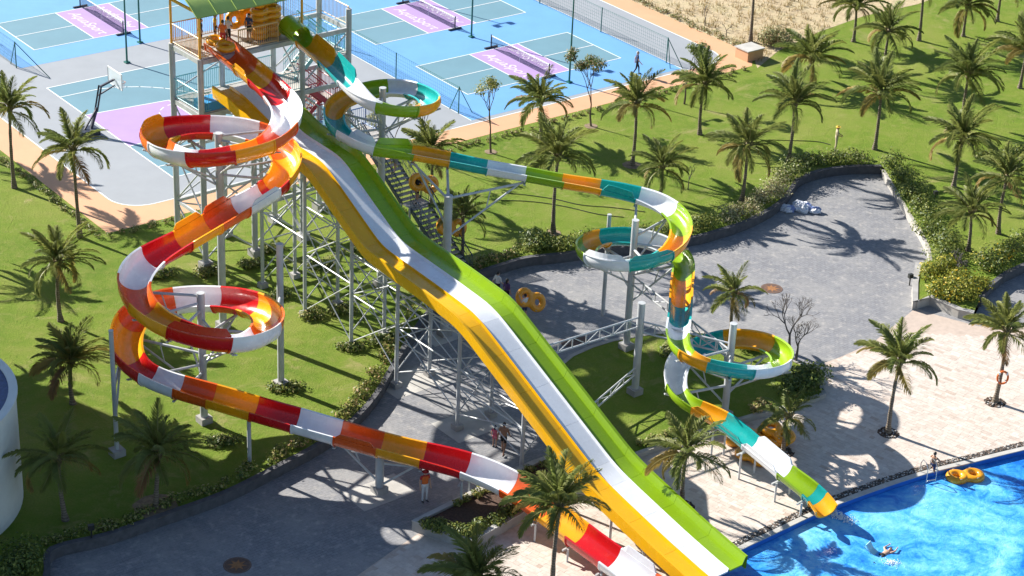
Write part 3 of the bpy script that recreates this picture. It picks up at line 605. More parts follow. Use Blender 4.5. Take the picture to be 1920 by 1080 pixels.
cA1 = (-15.05, 96.08); cA2 = (-14.55, 86.35); cC1 = (-7.25, 101.75); cC2 = (6.14, 96.25); cC3 = (10.85, 89.6)
support('tall grey column inside the upper red slide loop with radial arms', cA1, 11.0, .2, [(TA, 6), (TA, 8), (TA, 10), (TA, 13), (TA, 15), (TA, 18), (TA, 20), (TA, 23), (TA, 25)], 0)
support('grey column inside the lower red slide loop with radial arms', cA2, 7.0, .19, [(TA, 33), (TA, 35), (TA, 37), (TA, 40), (TA, 43), (TA, 46), (TA, 49), (TA, 52), (TA, 55), (TA, 57)], 0)
support('tall grey column inside the upper green slide loop', cC1, 11.6, .18, [(TC, 6), (TC, 8), (TC, 10), (TC, 12), (TC, 15), (TC, 18), (TC, 21), (TC, 24)], 0)
support('grey column inside the middle teal slide loop with radial arms', cC2, 7.2, .18, [(TC, 31), (TC, 33), (TC, 36), (TC, 38), (TC, 41), (TC, 44), (TC, 46), (TC, 49)], -.25)
support('grey column inside the lowest teal slide loop on the lawn island', cC3, 5.0, .18, [(TC, 57), (TC, 60), (TC, 63), (TC, 66), (TC, 69), (TC, 72), (TC, 75)], -.25)
q = g(527, 725); support('tall grey column on the lawn beside the lower red slide loop', (q.x, q.y), 7.9, .17, [(TA, 43)], 0)
q = g(220, 853); support('thin grey column holding the left bend of the red slide', (q.x, q.y), 6.6, .11, [(TA, 53)], 0)
q = TA.at(TA.cs[59] - .25)[0]; support('short grey post under the red slide beside the curved dark wall', (q.x, q.y), q.z - .8, .1, [], 0, False)
q = TA.at(TA.cs[62])[0]; support('grey column on a concrete pad under the white slide section', (q.x, q.y), q.z - .8, .2, [(TA, 61), (TA, 63)], PATH_Z)
q = g(833, 628, PATH_Z); support('thick grey column beside the tower stairs holding the teal slide run', (q.x, q.y), 7.6, .22, [(TC, 26), (TC, 28), (TC, 25)], PATH_Z)
q = g(1190, 738, -.25); pS = q.copy(); support('grey column on the lawn island carrying the lattice trusses', (q.x, q.y), 4.9, .19, [], -.25)
q = g(1130, 590, PATH_Z); support('thin grey post under the white edge of the middle teal loop', (q.x, q.y), 5.5, .11, [], PATH_Z, False)
# the long lattice trusses from that column
def truss(p0, p1, h, label, n=8):
    p0, p1 = Vector(p0), Vector(p1); o = thing('lattice_truss', label, 'truss', (p0 + p1) / 2 - Z3 * 0); H = Vector((0, 0, h))
    for a_, b_, nm in ((p0, p1, 'lower_chord'), (p0 + H, p1 + H, 'upper_chord')):
        m = MB(); m.cyl(a_, b_, .05, n=8); m.build(nm, STEEL, o, True)
    for k in range(n + 1):
        m = MB(); a_ = p0.lerp(p1, k / n); m.cyl(a_, a_ + H, .03, n=6); m.build('upright', STEEL, o, True)
        if k < n: m = MB(); b_ = p0.lerp(p1, (k + 1) / n); m.cyl(a_ + (H if k % 2 else H * 0), b_ + (H * 0 if k % 2 else H), .028, n=6); m.build('diagonal', STEEL, o, True)
z_ = 3.6; truss((pS.x, pS.y, z_), tuple(BE + BD * -14.6 + BN * 1.4 + Z3 * z_), .55, 'lattice truss from the island column to the three lane slide')
truss((pS.x, pS.y, .9), tuple(BE + BD * -12.1 + BN * 1.2 + Z3 * .4), .4, 'sloping lattice truss beside the lime green lane', 6)
truss((pS.x, pS.y, 3.3), (cC3[0], cC3[1], 3.3), .6, 'lattice truss between the island columns under the teal slide', 6)
truss((cC2[0], cC2[1], 3.6), (cC3[0], cC3[1], 3.0), .5, 'lattice truss between the teal slide loops', 8)
truss((cC1[0], cC1[1], 7.4), tuple(tuv(9.3, .2, 7.4)), .5, 'lattice truss between the stair tower and the upper green loop', 6)
# trestles of the three lane slide
def trestle(s, z0, label, pad=False):
    top = bz(s) - .38; o = thing('slide_trestle', label, 'trestle', BE + BD * s + Z3 * z0); L = [BE + BD * s + BN * e for e in (-1.05, 1.05)]
    for p in L:
        m = MB(); m.cyl(p + Z3 * z0, p + Z3 * top, .1, n=10); c_ = m.build('column', STEEL2, o, True)
        m = MB(); footing(m, p.x, p.y, z0, .45, .28); m.build('footing', CONC, c_)
    m = MB(); m.beam(bpt(s, -1.55, -.42), bpt(s, 1.55, -.42), .12, .14); m.build('crosshead', STEEL, o)
    z = z0 + .9; k = 0
    while z + 2.0 < top:
        for a_, b_ in ((0, 1), (1, 0)): m = MB(); m.cyl(L[a_] + Z3 * z, L[b_] + Z3 * (z + 1.9), .035, n=6); m.build('brace', STEEL, o, True)
        m = MB(); m.cyl(L[0] + Z3 * (z + 1.9), L[1] + Z3 * (z + 1.9), .04, n=6); m.build('crossbar', STEEL, o, True); z += 2.1
    return o
TS = [(-34.3, 0, 'on the lawn nearest the tower'), (-30.2, 0, 'at the top of the first drop'), (-25.95, 0, 'on the lawn below the first drop'), (-22.0, PATH_Z, 'at the dark wall edge'), (-16.95, PATH_Z, 'on a concrete pad by the walking couple'), (-12.0, PATH_Z, 'by the mulch planter')]
for s_, z_, lb in TS: trestle(s_, z_, 'steel trestle under the three lane slide ' + lb)
for (s0, z0, lb0), (s1, z1, _) in zip(TS, TS[1:]):
    for e in (-1.05, 1.05):
        a_, b_ = BE + BD * s0 + BN * e, BE + BD * s1 + BN * e; t0, t1 = bz(s0), bz(s1); lo = min(t0, t1)
        o = thing('bracing_frame', 'steel bracing, %s lane side, from trestle %s' % ('yellow' if e < 0 else 'lime', lb0), 'bracing', (a_ + b_) / 2)
        zz = [.35, lo * .5, lo - .9]
        for za in zz[1:]: m = MB(); m.cyl(a_ + Z3 * za, b_ + Z3 * za, .04, n=6); m.build('crossbar', STEEL, o, True)
        for za, zb in zip(zz, zz[1:]):
            for f in (0, 1):
                m = MB(); m.cyl(a_ + Z3 * (za if f else zb), b_ + Z3 * (zb if f else za), .032, n=6); m.build('brace', STEEL, o, True)
for s_, wh in ((-8.6, 'foot of the last steep drop'), (-5.2, 'start of the flat run-out'), (-3.0, 'middle of the flat run-out'), (-1.0, 'end nearest the pool')):
    o = thing('low_slide_leg', 'short steel legs under the three lane slide at the ' + wh, 'support', BE + BD * s_ + Z3 * PATH_Z)
    for e in (-1.45, 1.45): p = BE + BD * s_ + BN * e; m = MB(); m.beam(p + Z3 * PATH_Z, Vector((p.x, p.y, bz(s_) - .3)), .12, .12); m.build('leg', STEEL, o)
    m = MB(); m.beam(bpt(s_, -1.6, -.36), bpt(s_, 1.6, -.36), .1, .12); m.build('crosshead', STEEL, o)
def short_legs(tr, cis, name, label, grp):
    for k_, ci in enumerate(cis):
        p, t, r, u = tr.at(tr.cs[ci]); o = thing(name, label + (', highest of the four', ', second from the top', ', third from the top', ', lowest of the four')[k_], 'support', (p.x, p.y, PATH_Z))
        for e in (-.5, .5): q = p + r * e; m = MB(); m.beam((q.x, q.y, PATH_Z), (q.x, q.y, p.z - tr.dep - .03), .09, .09); m.build('leg', STEEL, o)
        m = MB(); m.beam(p - r * .7 - u * (tr.dep + .09), p + r * .7 - u * (tr.dep + .09), .08, .08); m.build('crosshead', STEEL, o)
short_legs(TC, (78, 79, 80, 81), 'low_slide_leg', 'short steel leg frame under the end run of the teal slide', 'leg frames under the end of the teal slide')
short_legs(TA, (64, 66, 67, 68), 'low_slide_leg', 'short steel leg frame under the end run of the red slide', 'leg frames under the end of the red slide')
# concrete pads let into the path
for k, (a_, s_) in enumerate(((BE + BD * -16.95, 3.6), (BE + BD * -22.0, 3.4), (TA.at(TA.cs[62])[0], 3.0), (g(833, 630, PATH_Z), 2.2))):
    m = MB(); m.box((a_.x, a_.y, PATH_Z), (s_, s_ * .62, .012), math.radians(40)); tag(m.build('concrete_pad', CONCL), kind='structure')

# ------------------------------------------------------------------ tower
tw = thing('slide_tower', 'tall steel slide tower with orange railings, green curved roof and zigzag stairs', 'tower', tuv(0, 0))
ORG = M('orange_railing_paint', (.74, .46, .20), .45); CYN = M('cyan_railing_paint', (.22, .60, .64), .45); REDP = M('red_stair_paint', (.50, .06, .10), .45); BLP = M('blue_stair_paint', (.10, .24, .55), .45); DKB = M('dark_stair_paint', (.045, .07, .12), .45)
YPOST = M('yellow_post_paint', (.75, .40, .05), .45); FLOORM = M('platform_grating', (.50, .47, .44), .6, var=.25, bmp=.2); ROOFG = M('green_roof_sheet', (.42, .56, .14), .5, var=.12)
W, D, E_ = 6.45, 2.9, 9.55; ZT, ZM = 12.3, 9.2
def tb(name, mat, p0, p1, w_, h, parent=tw):
    m = MB(); m.beam(p0, p1, w_, h); return m.build(name, mat, parent)
def tc_(name, mat, p0, p1, r, parent=tw, n=8):
    m = MB(); m.cyl(p0, p1, r, n=n); return m.build(name, mat, parent, True)
for u, v in ((0, 0), (0, D), (W, 0), (W, D), (E_, 0), (E_, D), (3.1, D), (3.1, -.2)):
    top = ZT if (u, v) not in ((3.1, -.2),) else ZM
    if u == E_: top = ZT + 1.0
    c_ = tc_('column', STEEL2, tuv(u, v), tuv(u, v, top), .17, n=14); m = MB(); footing(m, *tuv(u, v)[:2], 0, .62, .4); m.build('footing', CONC, c_)
for z in (ZT, ZM):
    m = MB(); m.poly([tuv(0, 0), tuv(W, 0), tuv(W, D), tuv(0, D)], z); m.poly([tuv(0, 0), tuv(W, 0), tuv(W, D), tuv(0, D)], z - .05); m.skirt([tuv(0, 0), tuv(W, 0), tuv(W, D), tuv(0, D)], z - .05, z); m.build('platform_floor', FLOORM, tw)
    for a_, b_ in (((0, 0), (E_, 0)), ((0, D), (E_, D)), ((0, 0), (0, D)), ((W, 0), (W, D)), ((E_, 0), (E_, D)), ((3.1, 0), (3.1, D))): tb('beam', STEEL, tuv(*a_, z - .2), tuv(*b_, z - .2), .14, .26)
for z in (6.1, 3.0):
    for a_, b_ in (((0, 0), (W, 0)), ((0, D), (W, D)), ((0, 0), (0, D)), ((W, 0), (W, D)), ((W, 0), (E_, 0)), ((W, D), (E_, D))): tb('beam', STEEL, tuv(*a_, z), tuv(*b_, z), .12, .18)
for z0, z1 in ((.5, 2.9), (3.1, 6.0), (6.2, 8.9), (9.5, 12.0)):
    for a_, b_ in (((0, 0), (3.1, 0)), ((3.1, 0), (W, 0)), ((0, D), (W, D)), ((0, 0), (0, D)), ((W, 0), (W, D)), ((W, 0), (E_, 0))):
        if z0 > 9 and a_[1] != D and a_[0] != W: continue
        tc_('brace', STEEL, tuv(*a_, z0), tuv(*b_, z1), .05); tc_('brace', STEEL, tuv(*a_, z1), tuv(*b_, z0), .05)
def railing(p0, p1, mat, parent=tw, h=1.12, sp=.13, root=tw):
    p0, p1 = Vector(p0), Vector(p1); d = p1 - p0; L = d.length
    m = MB(); m.cyl(p0 + Z3 * h, p1 + Z3 * h, .035, n=6); m.cyl(p0 + Z3 * .1, p1 + Z3 * .1, .025, n=6)
    for k in range(int(L / 1.6) + 1): q = p0 + d * (k / max(1, int(L / 1.6))); m.cyl(q, q + Z3 * h, .035, n=6)
    r_ = m.build('railing', mat, parent, True); m = MB(); n = int(L / sp)
    for k in range(1, n): q = p0 + d * (k / n); m.beam(q + Z3 * .1, q + Z3 * (h - .02), .024, .024)
    if n > 1: tag(m.build('balusters', mat, r_), kind='stuff')
    return r_
for a_, b_ in (((0, 0), (0, D)), ((0, D), (W, D)), ((0, 0), (.7, 0)), ((2.4, 0), (4.9, 0)), ((6.3, 0), (W, 0))): railing(tuv(*a_, ZT), tuv(*b_, ZT), ORG)
for a_, b_ in (((0, 0), (0, D)), ((0, D), (W, D)), ((0, 0), (.6, 0)), ((4.1, 0), (W, 0))): railing(tuv(*a_, ZM), tuv(*b_, ZM), CYN)
for u, v in ((0, 0), (0, D), (3.1, D), (W, D), (W, 0)): tc_('roof_post', YPOST, tuv(u, v, ZT), tuv(u, v, ZT + 2.55), .07)
for a_, b_ in (((0, 0), (0, D)), ((0, 0), (W, 0)), ((0, D), (W, D))): tb('roof_beam', YPOST, tuv(*a_, ZT + 2.5), tuv(*b_, ZT + 2.5), .1, .14)
m = MB(); nU, nV = 12, 14; vs = []                       # curved roof, arched across its depth
for i in range(nU + 1):
    for j in range(nV + 1):
        u = -.45 + (W + .9) * i / nU; f = j / nV; v = -.55 + (D + 1.1) * f; vs.append(tuv(u, v, ZT + 2.52 + .85 * math.sin(math.pi * f)))
fs = [(i * (nV + 1) + j, (i + 1) * (nV + 1) + j, (i + 1) * (nV + 1) + j + 1, i * (nV + 1) + j + 1) for i in range(nU) for j in range(nV)]
m.add(vs, fs); m.add([v - Z3 * .05 for v in vs], [tuple(reversed(q)) for q in fs]); rf = m.build('roof', ROOFG, tw, True)
for i in range(0, nU + 1, 2):
    m = MB(); m.tube([Vector(vs[i * (nV + 1) + j]) + Z3 * .03 for j in range(nV + 1)], .03, 5); m.build('roof_seam', ROOFG, rf, True)
# stair block: half flights with landings
TREAD = None
def flight(a, b, wdir, wid, mat, treadm, n, rails=(1, 1)):
    """flight from a (top) to b (bottom); wdir unit vector across"""
    a, b = Vector(a), Vector(b); m = MB()
    for e in (-.5, .5): m.beam(a + wdir * wid * e - Z3 * .1, b + wdir * wid * e - Z3 * .1, .06, .26)
    f_ = m.build('stair_flight', mat, tw); ang = math.atan2(wdir.y, wdir.x)
    for k in range(n):
        q = a.lerp(b, (k + .5) / n); m = MB(); m.box(q, (wid - .08, .30, .045), ang); m.build('tread', treadm, f_)
    for e, on in zip((-.5, .5), rails):
        if not on: continue
        r0, r1 = a + wdir * wid * e, b + wdir * wid * e; m = MB(); m.cyl(r0 + Z3 * 1.0, r1 + Z3 * 1.0, .035, n=6); L = (r1 - r0).length; nb = int(L / .16)
        m.cyl(r0 + Z3 * .5, r1 + Z3 * .5, .02, n=5)
        for q in range(nb + 1): p = r0.lerp(r1, q / nb); m.beam(p, p + Z3 * 1.0, .022, .022)
        m.build('handrail', mat, f_)
def landing(u0, v0, u1, v1, z, mat):
    q = [tuv(u0, v0), tuv(u1, v0), tuv(u1, v1), tuv(u0, v1)]; m = MB(); m.poly(q, z); m.poly(q, z - .06); m.skirt(q, z - .06, z); m.build('landing', FLOORM, tw)
zz = [ZT, 10.75, ZM, 7.65, 6.1]; cm = [CYN, CYN, REDP, REDP]
landing(W, 0, 7.0, D, ZT, ORG); railing(tuv(W, D, ZT), tuv(E_, D, ZT), ORG); railing(tuv(E_, 0, ZT), tuv(E_, D, ZT), ORG)
for k in range(4):
    va = .75 if k % 2 == 0 else 2.1; u0, u1 = (7.0, 8.7) if k % 2 == 0 else (8.7, 7.0)
    flight(tuv(u0, va, zz[k]), tuv(u1, va, zz[k + 1]), TV, 1.15, cm[k], FLOORM, 8)
    if k % 2 == 0: landing(8.7, 0.05, E_ - .05, D - .05, zz[k + 1], cm[k]); railing(tuv(E_ - .08, 0.1, zz[k + 1]), tuv(E_ - .08, D - .1, zz[k + 1]), cm[k]); railing(tuv(8.7, .05, zz[k + 1]), tuv(E_ - .1, .05, zz[k + 1]), cm[k])
    else: landing(W, 0.05, 7.0, D - .05, zz[k + 1], cm[k])
    tb('landing_beam', STEEL, tuv(8.7, 0, zz[k + 1] - .2), tuv(E_, 0, zz[k + 1] - .2), .12, .2)
for a_, b_ in (((W, .02), (E_, .02)), ((W, D - .02), (E_, D - .02))):
    railing(tuv(*a_, 7.0), tuv(*b_, 7.0), REDP, h=1.0)
flight(tuv(7.0, .75, 6.1), tuv(8.7, .75, 5.3), TV, 1.15, BLP, FLOORM, 5)
landing(8.7, 0.05, 11.9, 1.6, 5.3, BLP); railing(tuv(8.8, 1.6, 5.3), tuv(11.9, 1.6, 5.3), BLP); railing(tuv(11.9, 1.6, 5.3), tuv(11.9, .05, 5.3), BLP)
tc_('column', STEEL2, tuv(11.8, 1.5), tuv(11.8, 1.5, 5.2), .09); tc_('column', STEEL2, tuv(11.8, .1), tuv(11.8, .1, 5.2), .09)
flight(tuv(11.2, 0, 5.3), tuv(11.2, -3.9, 2.75), TU, 1.3, DKB, CONCL, 14)
landing(10.5, -4.7, 11.9, -3.9, 2.75, DKB); railing(tuv(11.9, -3.9, 2.75), tuv(11.9, -4.7, 2.75), DKB)
flight(tuv(11.2, -4.7, 2.75), tuv(11.2, -8.8, .05), TU, 1.3, DKB, CONCL, 15)
for v_ in (-3.9, -4.7):
    for u_ in (10.5, 11.9): tc_('column', STEEL2, tuv(u_, v_), tuv(u_, v_, 2.7), .07)
# slide mouths on the platform
for tr, cc, ci in ((TA, 'O', 0), (TC, 'G', 0)):
    p, t, r, u = tr.at(0); m = MB(); vs = []; K = 24
    for q, rr_ in ((-.35, .80), (.25, .76), (.25, .72), (-.35, .76)):
        for j in range(K): an = 2 * math.pi * j / K; vs.append(p + t * q + r * rr_ * math.cos(an) + u * (rr_ * math.sin(an) + .0))
    m.add(vs, [(i * K + j, i * K + (j + 1) % K, ((i + 1) % 4) * K + (j + 1) % K, ((i + 1) % 4) * K + j) for i in range(4) for j in range(K)])
    if cc == 'G':
        m = MB(); vs = []; n_ = 8; K = 13; s1_ = bdC[1] * .8
        for i in range(n_ + 1):
            p, t, r, u = tr.at(s1_ * i / n_)
            for rr_ in (.515, .55):
                for j in range(K): an = math.pi * j / (K - 1); vs.append(p + r * rr_ * math.cos(an) + u * (rr_ * math.sin(an) + .013))
        fs = []
        for i in range(n_):
            for j in range(K - 1):
                a_, b_ = i * 2 * K, (i + 1) * 2 * K; fs.append((a_ + j, a_ + j + 1, b_ + j + 1, b_ + j)); fs.append((b_ + K + j, b_ + K + j + 1, a_ + K + j + 1, a_ + K + j))
        for i in (0, n_):
            for j in range(K - 1): a_ = i * 2 * K; fs.append((a_ + j, a_ + K + j, a_ + K + j + 1, a_ + j + 1))
        m.add(vs, fs); m.build('entry_cover', FL[cc], slideC, True)
m = MB(); m.box(tuv(1.6, .55, 9.45), (2.9, 1.0, .5), math.radians(40.3)); m.build('start_tub', M('blue_plastic', (.05, .30, .62), .35), tw)
# ------------------------------------------------------------------ palms
def leafm(name, c, tr=.35, var=.25): 
    m, t, p = nodes_of(name); tc = t.nodes.new('ShaderNodeNewGeometry').outputs['Position']
    k = mixc(t, nz(t, tc, 2.2, 4), c, tuple(x * (1 - var) for x in c)); oi = t.nodes.new('ShaderNodeObjectInfo')
    k = mixc(t, mth(t, 'MULTIPLY', oi.outputs['Random'], .45), k, (c[0] * 1.5, c[1] * 1.12, c[2] * .9))
    t.links.new(k, p.inputs['Base Color']); p.inputs['Roughness'].default_value = .5; p.inputs['Specular IOR Level'].default_value = .3
    b = t.nodes.new('ShaderNodeBsdfTranslucent'); t.links.new(k, b.inputs[0]); mx = t.nodes.new('ShaderNodeMixShader'); mx.inputs[0].default_value = tr
    t.links.new(p.outputs[0], mx.inputs[1]); t.links.new(b.outputs[0], mx.inputs[2]); t.links.new(mx.outputs[0], t.nodes['Material Output'].inputs[0]); return m
FROND = leafm('palm_frond_green', (.20, .25, .07), .48); FRONDY = leafm('palm_frond_old', (.30, .25, .075)); FRONDB = leafm('palm_frond_dry', (.26, .17, .085)); RACHIS = M('palm_rachis', (.27, .25, .08), .5)
def frond_mesh(L, droop, seed, twist=0.0, dens=44):
    """leaf lying along +x from the crown, arching down by droop"""
    rng = R_(seed); m = MB(); N = 12; pts = []; x = z = 0.0; an = 0.0; side = rng.uniform(-.15, .15); y = 0
    for i in range(N + 1):
        pts.append(Vector((x, y, z))); f = i / N; an = -droop * f ** 1.4; x += math.cos(an) * L / N; z += math.sin(an) * L / N; y += side * f * L / N
    m.tube(pts, [.035 * (1 - .85 * i / N) + .004 for i in range(N + 1)], 5, 1)
    for k in range(dens):
        f = .14 + .85 * (k + .5) / dens; ff = f * N; i = min(N - 1, int(ff)); q = pts[i].lerp(pts[i + 1], ff - i); t = (pts[i + 1] - pts[i]).normalized()
        ln = L * .265 * (math.sin(math.pi * min(1, (f * .86 + .14))) ** .55) * rng.uniform(.8, 1.1) + .05
        if f > .9: ln *= .8
        for s in (-1, 1):
            if rng.random() < .04: continue
            sw = math.radians(38 + 30 * f + rng.uniform(-8, 8)); out = Vector((0, s, 0)); up = Vector((0, 0, 1)); dz = .28 - .25 * f + rng.uniform(-.12, .12)
            d = (t * math.sin(sw) * .9 + out * math.cos(sw) + up * dz * (1 - twist)).normalized(); wv = t.cross(d).normalized(); wv = (t * .75 + wv * .5).normalized() * (.056 + .024 * rng.random())
            mid = q + d * ln * .5; dd = (d + Vector((0, 0, -.75 - .5 * rng.random()))).normalized(); tip = mid + dd * ln * .5
            m.add([q - wv * .5, q + wv * .5, mid + wv * .62, mid - wv * .62, tip], [(0, 1, 2, 3), (3, 2, 4)], 0)
    return m
FR = {}
for kind, mt in (('g', FROND), ('y', FRONDY), ('b', FRONDB)):
    FR[kind] = [frond_mesh(L, dr, 10 * i + 3, dens=dn).mesh('frond', [mt, RACHIS]) for i, (L, dr, dn) in enumerate(((2.5, .6, 46), (2.7, .9, 46), (2.65, 1.2, 46), (2.55, 1.55, 44), (2.2, .4, 40), (2.6, 1.95, 42)))]
CROWNM = M('palm_crown_fibre', (.20, .16, .08), .8, var=.4, vs=9); NUTM = M('coconut', (.20, .19, .05), .5, var=.3, vs=8)
def palm(bx, by, cx, cy, label, z0=0.0, size=1.0, seed=None, grp=None, n=27, wind=0.0, dry=2, lab_cat='palm tree', base=None):
    b = g(bx, by, z0) if base is None else Vector(base); c = gy(cx, cy, b.y - .15); seed = seed if seed is not None else int(bx * 7 + by); rng = R_(seed)
    size *= .92 if bx < 1290 or z0 < 0 else 1.0; o = thing('palm_tree', label, lab_cat, (b.x, b.y, z0), grp); h = c.z - z0
    m = MB(); pts = []; rad = []
    bend = rng.uniform(-.25, .25) * h * .3
    for i in range(15):
        f = i / 14; e = f + .0; pts.append(Vector((b.x + (c.x - b.x) * f ** 1.3 + bend * math.sin(math.pi * f) * .5, b.y + (c.y - b.y) * f, z0 - .05 + (h + .05) * f)))
        rad.append((.112 + .09 * math.exp(-f * 9) + .012 * math.sin(i * 2.1)) * (1 - .25 * f) * (.75 + .25 * size))
    m.tube(pts, rad, 10); m.build('trunk', TRUNK, o, True)
    m = MB(); m.sphere(c + Vector((0, 0, .05)), .2 * size, 8, 6, 0, (1, 1, 1.7))
    for k in range(9):
        an = k * .7; m.cyl(c + Vector((.05 * math.cos(an), .05 * math.sin(an), -.15)), c + Vector((.3 * math.cos(an), .3 * math.sin(an), .28 + .1 * (k % 3))), .05, .025, 5)
    m.build('crown_shaft', CROWNM, o, True)
    lowf = rng.uniform(72, 100); n += rng.choice((-5, -3, 0, 2)); dry = rng.choice((0, 1, 2, 4)); off = rng.random() * 6.28; wd = Vector((.75, -.55, 0))
    for k in range(n):
        f = (k + .5) / n; az = off + k * 2.39996 + rng.uniform(-.2, .2); el = math.radians(84 - lowf * f ** .95 + rng.uniform(-13, 13))
        kind = 'g'
        if k >= n - dry: kind = rng.choice('yyb')
        elif f > .7 and rng.random() < .22: kind = 'y'
        vi = (4 if f < .12 else 0 if f < .3 else 1 if f < .5 else 2 if f < .72 else rng.choice((3, 2, 5)))
        fo = link('frond', FR[kind][vi], o); sc = size * rng.uniform(.8, 1.12) * (.8 if f < .1 else 1)
        fo.location = c - o.location + Vector((0, 0, .22 - .28 * f)); 
        fo.rotation_euler = (rng.uniform(-.35, .35), -el, az); fo.scale = (sc, sc, sc)
    return o
P_ = [
 (27, 352, 18, 207, 'tall palm on the lawn strip beside the running track edge', {}),
 (150, 445, 137, 283, 'tall slim palm at the outer corner of the running track', {}),
 (114, 602, 109, 495, 'short palm standing alone on the left lawn', {}),
 (137, 757, 133, 682, 'short palm between the red slide bend and the white round building', {}),
 (123, 975, 109, 863, 'shaded palm right beside the white round building', {}),
 (292, 950, 297, 853, 'shaded palm with a bare soil ring near the dark curved wall', {}),
 (808, 385, 808, 285, 'palm on the lawn behind the amber and green straight run of the slide', dict(size=.95)),
 (865, 497, 868, 405, 'yellowish young palm beside the thick column near the tower stairs', dict(size=.75, n=18, dry=1)),
 (1016, 262, 1014, 192, 'palm on the lawn edge between the two young trees by the track', {}),
 (1037, 437, 1046, 297, 'large palm directly behind the lime and amber slide run', dict(size=1.12)),
 (1185, 310, 1193, 197, 'palm near the track with the third young tree to its right', dict(size=1.05)),
 (1236, 374, 1242, 315, 'palm right behind the white bend of the teal slide', dict(size=.9)),
 (1312, 252, 1322, 160, 'palm at the lawn corner below the concrete utility box', {}),
 (1391, 376, 1402, 276, 'palm on the lawn above the dark curved wall and slide bend', {}),
 (1478, 302, 1490, 197, 'palm left of the gardener on the lawn', dict(size=1.05)),
 (1640, 280, 1652, 178, 'big dark palm right of the gardener behind the hedge', dict(size=1.15)),
 (1520, 160, 1523, 112, 'bushy palm beside the concrete utility box and the sand', dict(size=1.15)),
 (1788, 350, 1805, 262, 'palm above the hedge in the wide shadow on the right lawn', dict(size=1.05)),
 (1803, 235, 1816, 142, 'palm with long arching fronds behind the hedge palms on the right lawn', dict(size=1.1)),
 (1658, 140, 1667, 62, 'palm behind the big dark palm on the back lawn', {}),
 (1600, 78, 1606, 14, 'palm at the edge of the sand on the back lawn', {}),
 (1407, 78, 1416, -50, 'tall bare trunked palm standing in the sand', {}),
 (1723, 76, 1733, -40, 'slim trunked palm on the back lawn beyond the palm group', {}),
 (1870, 40, 1880, -25, 'palm at the far right back of the lawn', {}),
 (1806, 68, 1814, 12, 'palm in the back row between two slim trunked palms', {}),
 (1912, 165, 1925, 96, 'palm with pale yellow fronds at the right lawn border', dict(size=1.1)),
 (1872, 438, 1888, 336, 'palm on the right lawn beyond the yellow flowering hedge', {}),
 (1815, 470, 1821, 400, 'short palm rising behind the yellow flowering bush', dict(size=.85)),
 (1372, 632, 1376, 552, 'palm on the lawn island behind the lowest teal loop', dict(z0=-.25, size=.78, n=18)),
 (1665, 812, 1687, 682, 'palm in a pebble ring on the open beige deck', dict(z0=PATH_Z, size=.95)),
 (1865, 755, 1888, 625, 'palm on the deck with an orange lifebuoy hung on its trunk', dict(z0=PATH_Z, size=.95)),
 (1280, 950, 1287, 852, 'palm on the deck between the teal slide end and the lime lane', dict(z0=PATH_Z, size=.95)),
 (1035, 1112, 1049, 952, 'palm in front of the red slide end and the yellow lane', dict(z0=PATH_Z, size=1.0)),
 (888, 1182, 894, 1088, 'palm top rising in front of the mulch planter', dict(z0=PATH_Z, size=.95)),
 (1468, 848, 1478, 783, 'palm beside the stacked yellow tubes on the deck', dict(z0=PATH_Z, size=.72, n=16)),
]
for bx, by, cx, cy, lb, kw in P_: palm(bx, by, cx, cy, lb, **kw)
for bx, by, cx, cy in ((-110, 268, -118, 140), (-95, 480, -100, 370), (-170, 640, -180, 520), (2010, 250, 2025, 140), (1960, 55, 1972, -30), (1640, -60, 1646, -130), (1780, -90, 1788, -160)):
    palm(bx, by, cx, cy, 'palm on the lawn outside the photographed frame', grp='palms beyond the frame')
# pebble rings and soil rings
def ringbed(px, py, z0, r, mat, name, k):
    b = g(px, py, z0); m = MB(); rng = R_(k); pts = [Vector((b.x + r * (1 + rng.uniform(-.08, .08)) * math.cos(a), b.y + r * (1 + rng.uniform(-.08, .08)) * math.sin(a), 0)) for a in [q * math.pi / 10 for q in range(20)]]
    m.poly(pts, z0 + .024); tag(m.build(name, mat), kind='structure')
    return b
for px, py in ((1665, 812), (1865, 755), (1280, 950), (1468, 848)):
    b = ringbed(px, py, PATH_Z, .55, SOIL, 'tree_pit', px); po = MB(); rng = R_(px)
    for _ in range(130):
        a_ = rng.random() * 6.28; r_ = .52 * math.sqrt(rng.random()); po.sphere((b.x + r_ * math.cos(a_), b.y + r_ * math.sin(a_), PATH_Z + .035), rng.uniform(.03, .06), 5, 4, rng.choice((0, 1, 1, 2)))
    tag(po.build('tree_pit_pebbles', [bpy.data.materials['pebble_white'], bpy.data.materials['pebble_brown'], bpy.data.materials['pebble_dark']], smooth=True), 'brown and white pebbles round the foot of a deck palm', kind='stuff')
BARE = M('bare_soil', (.26, .19, .12), .95, var=.4, vs=4, bmp=.5)
for px, py, r in ((292, 950, 1.0), (1185, 310, .6), (1108, 237, .45), (920, 285, .4), (1038, 437, .45)): ringbed(px, py, 0, r, BARE, 'soil_ring', px)

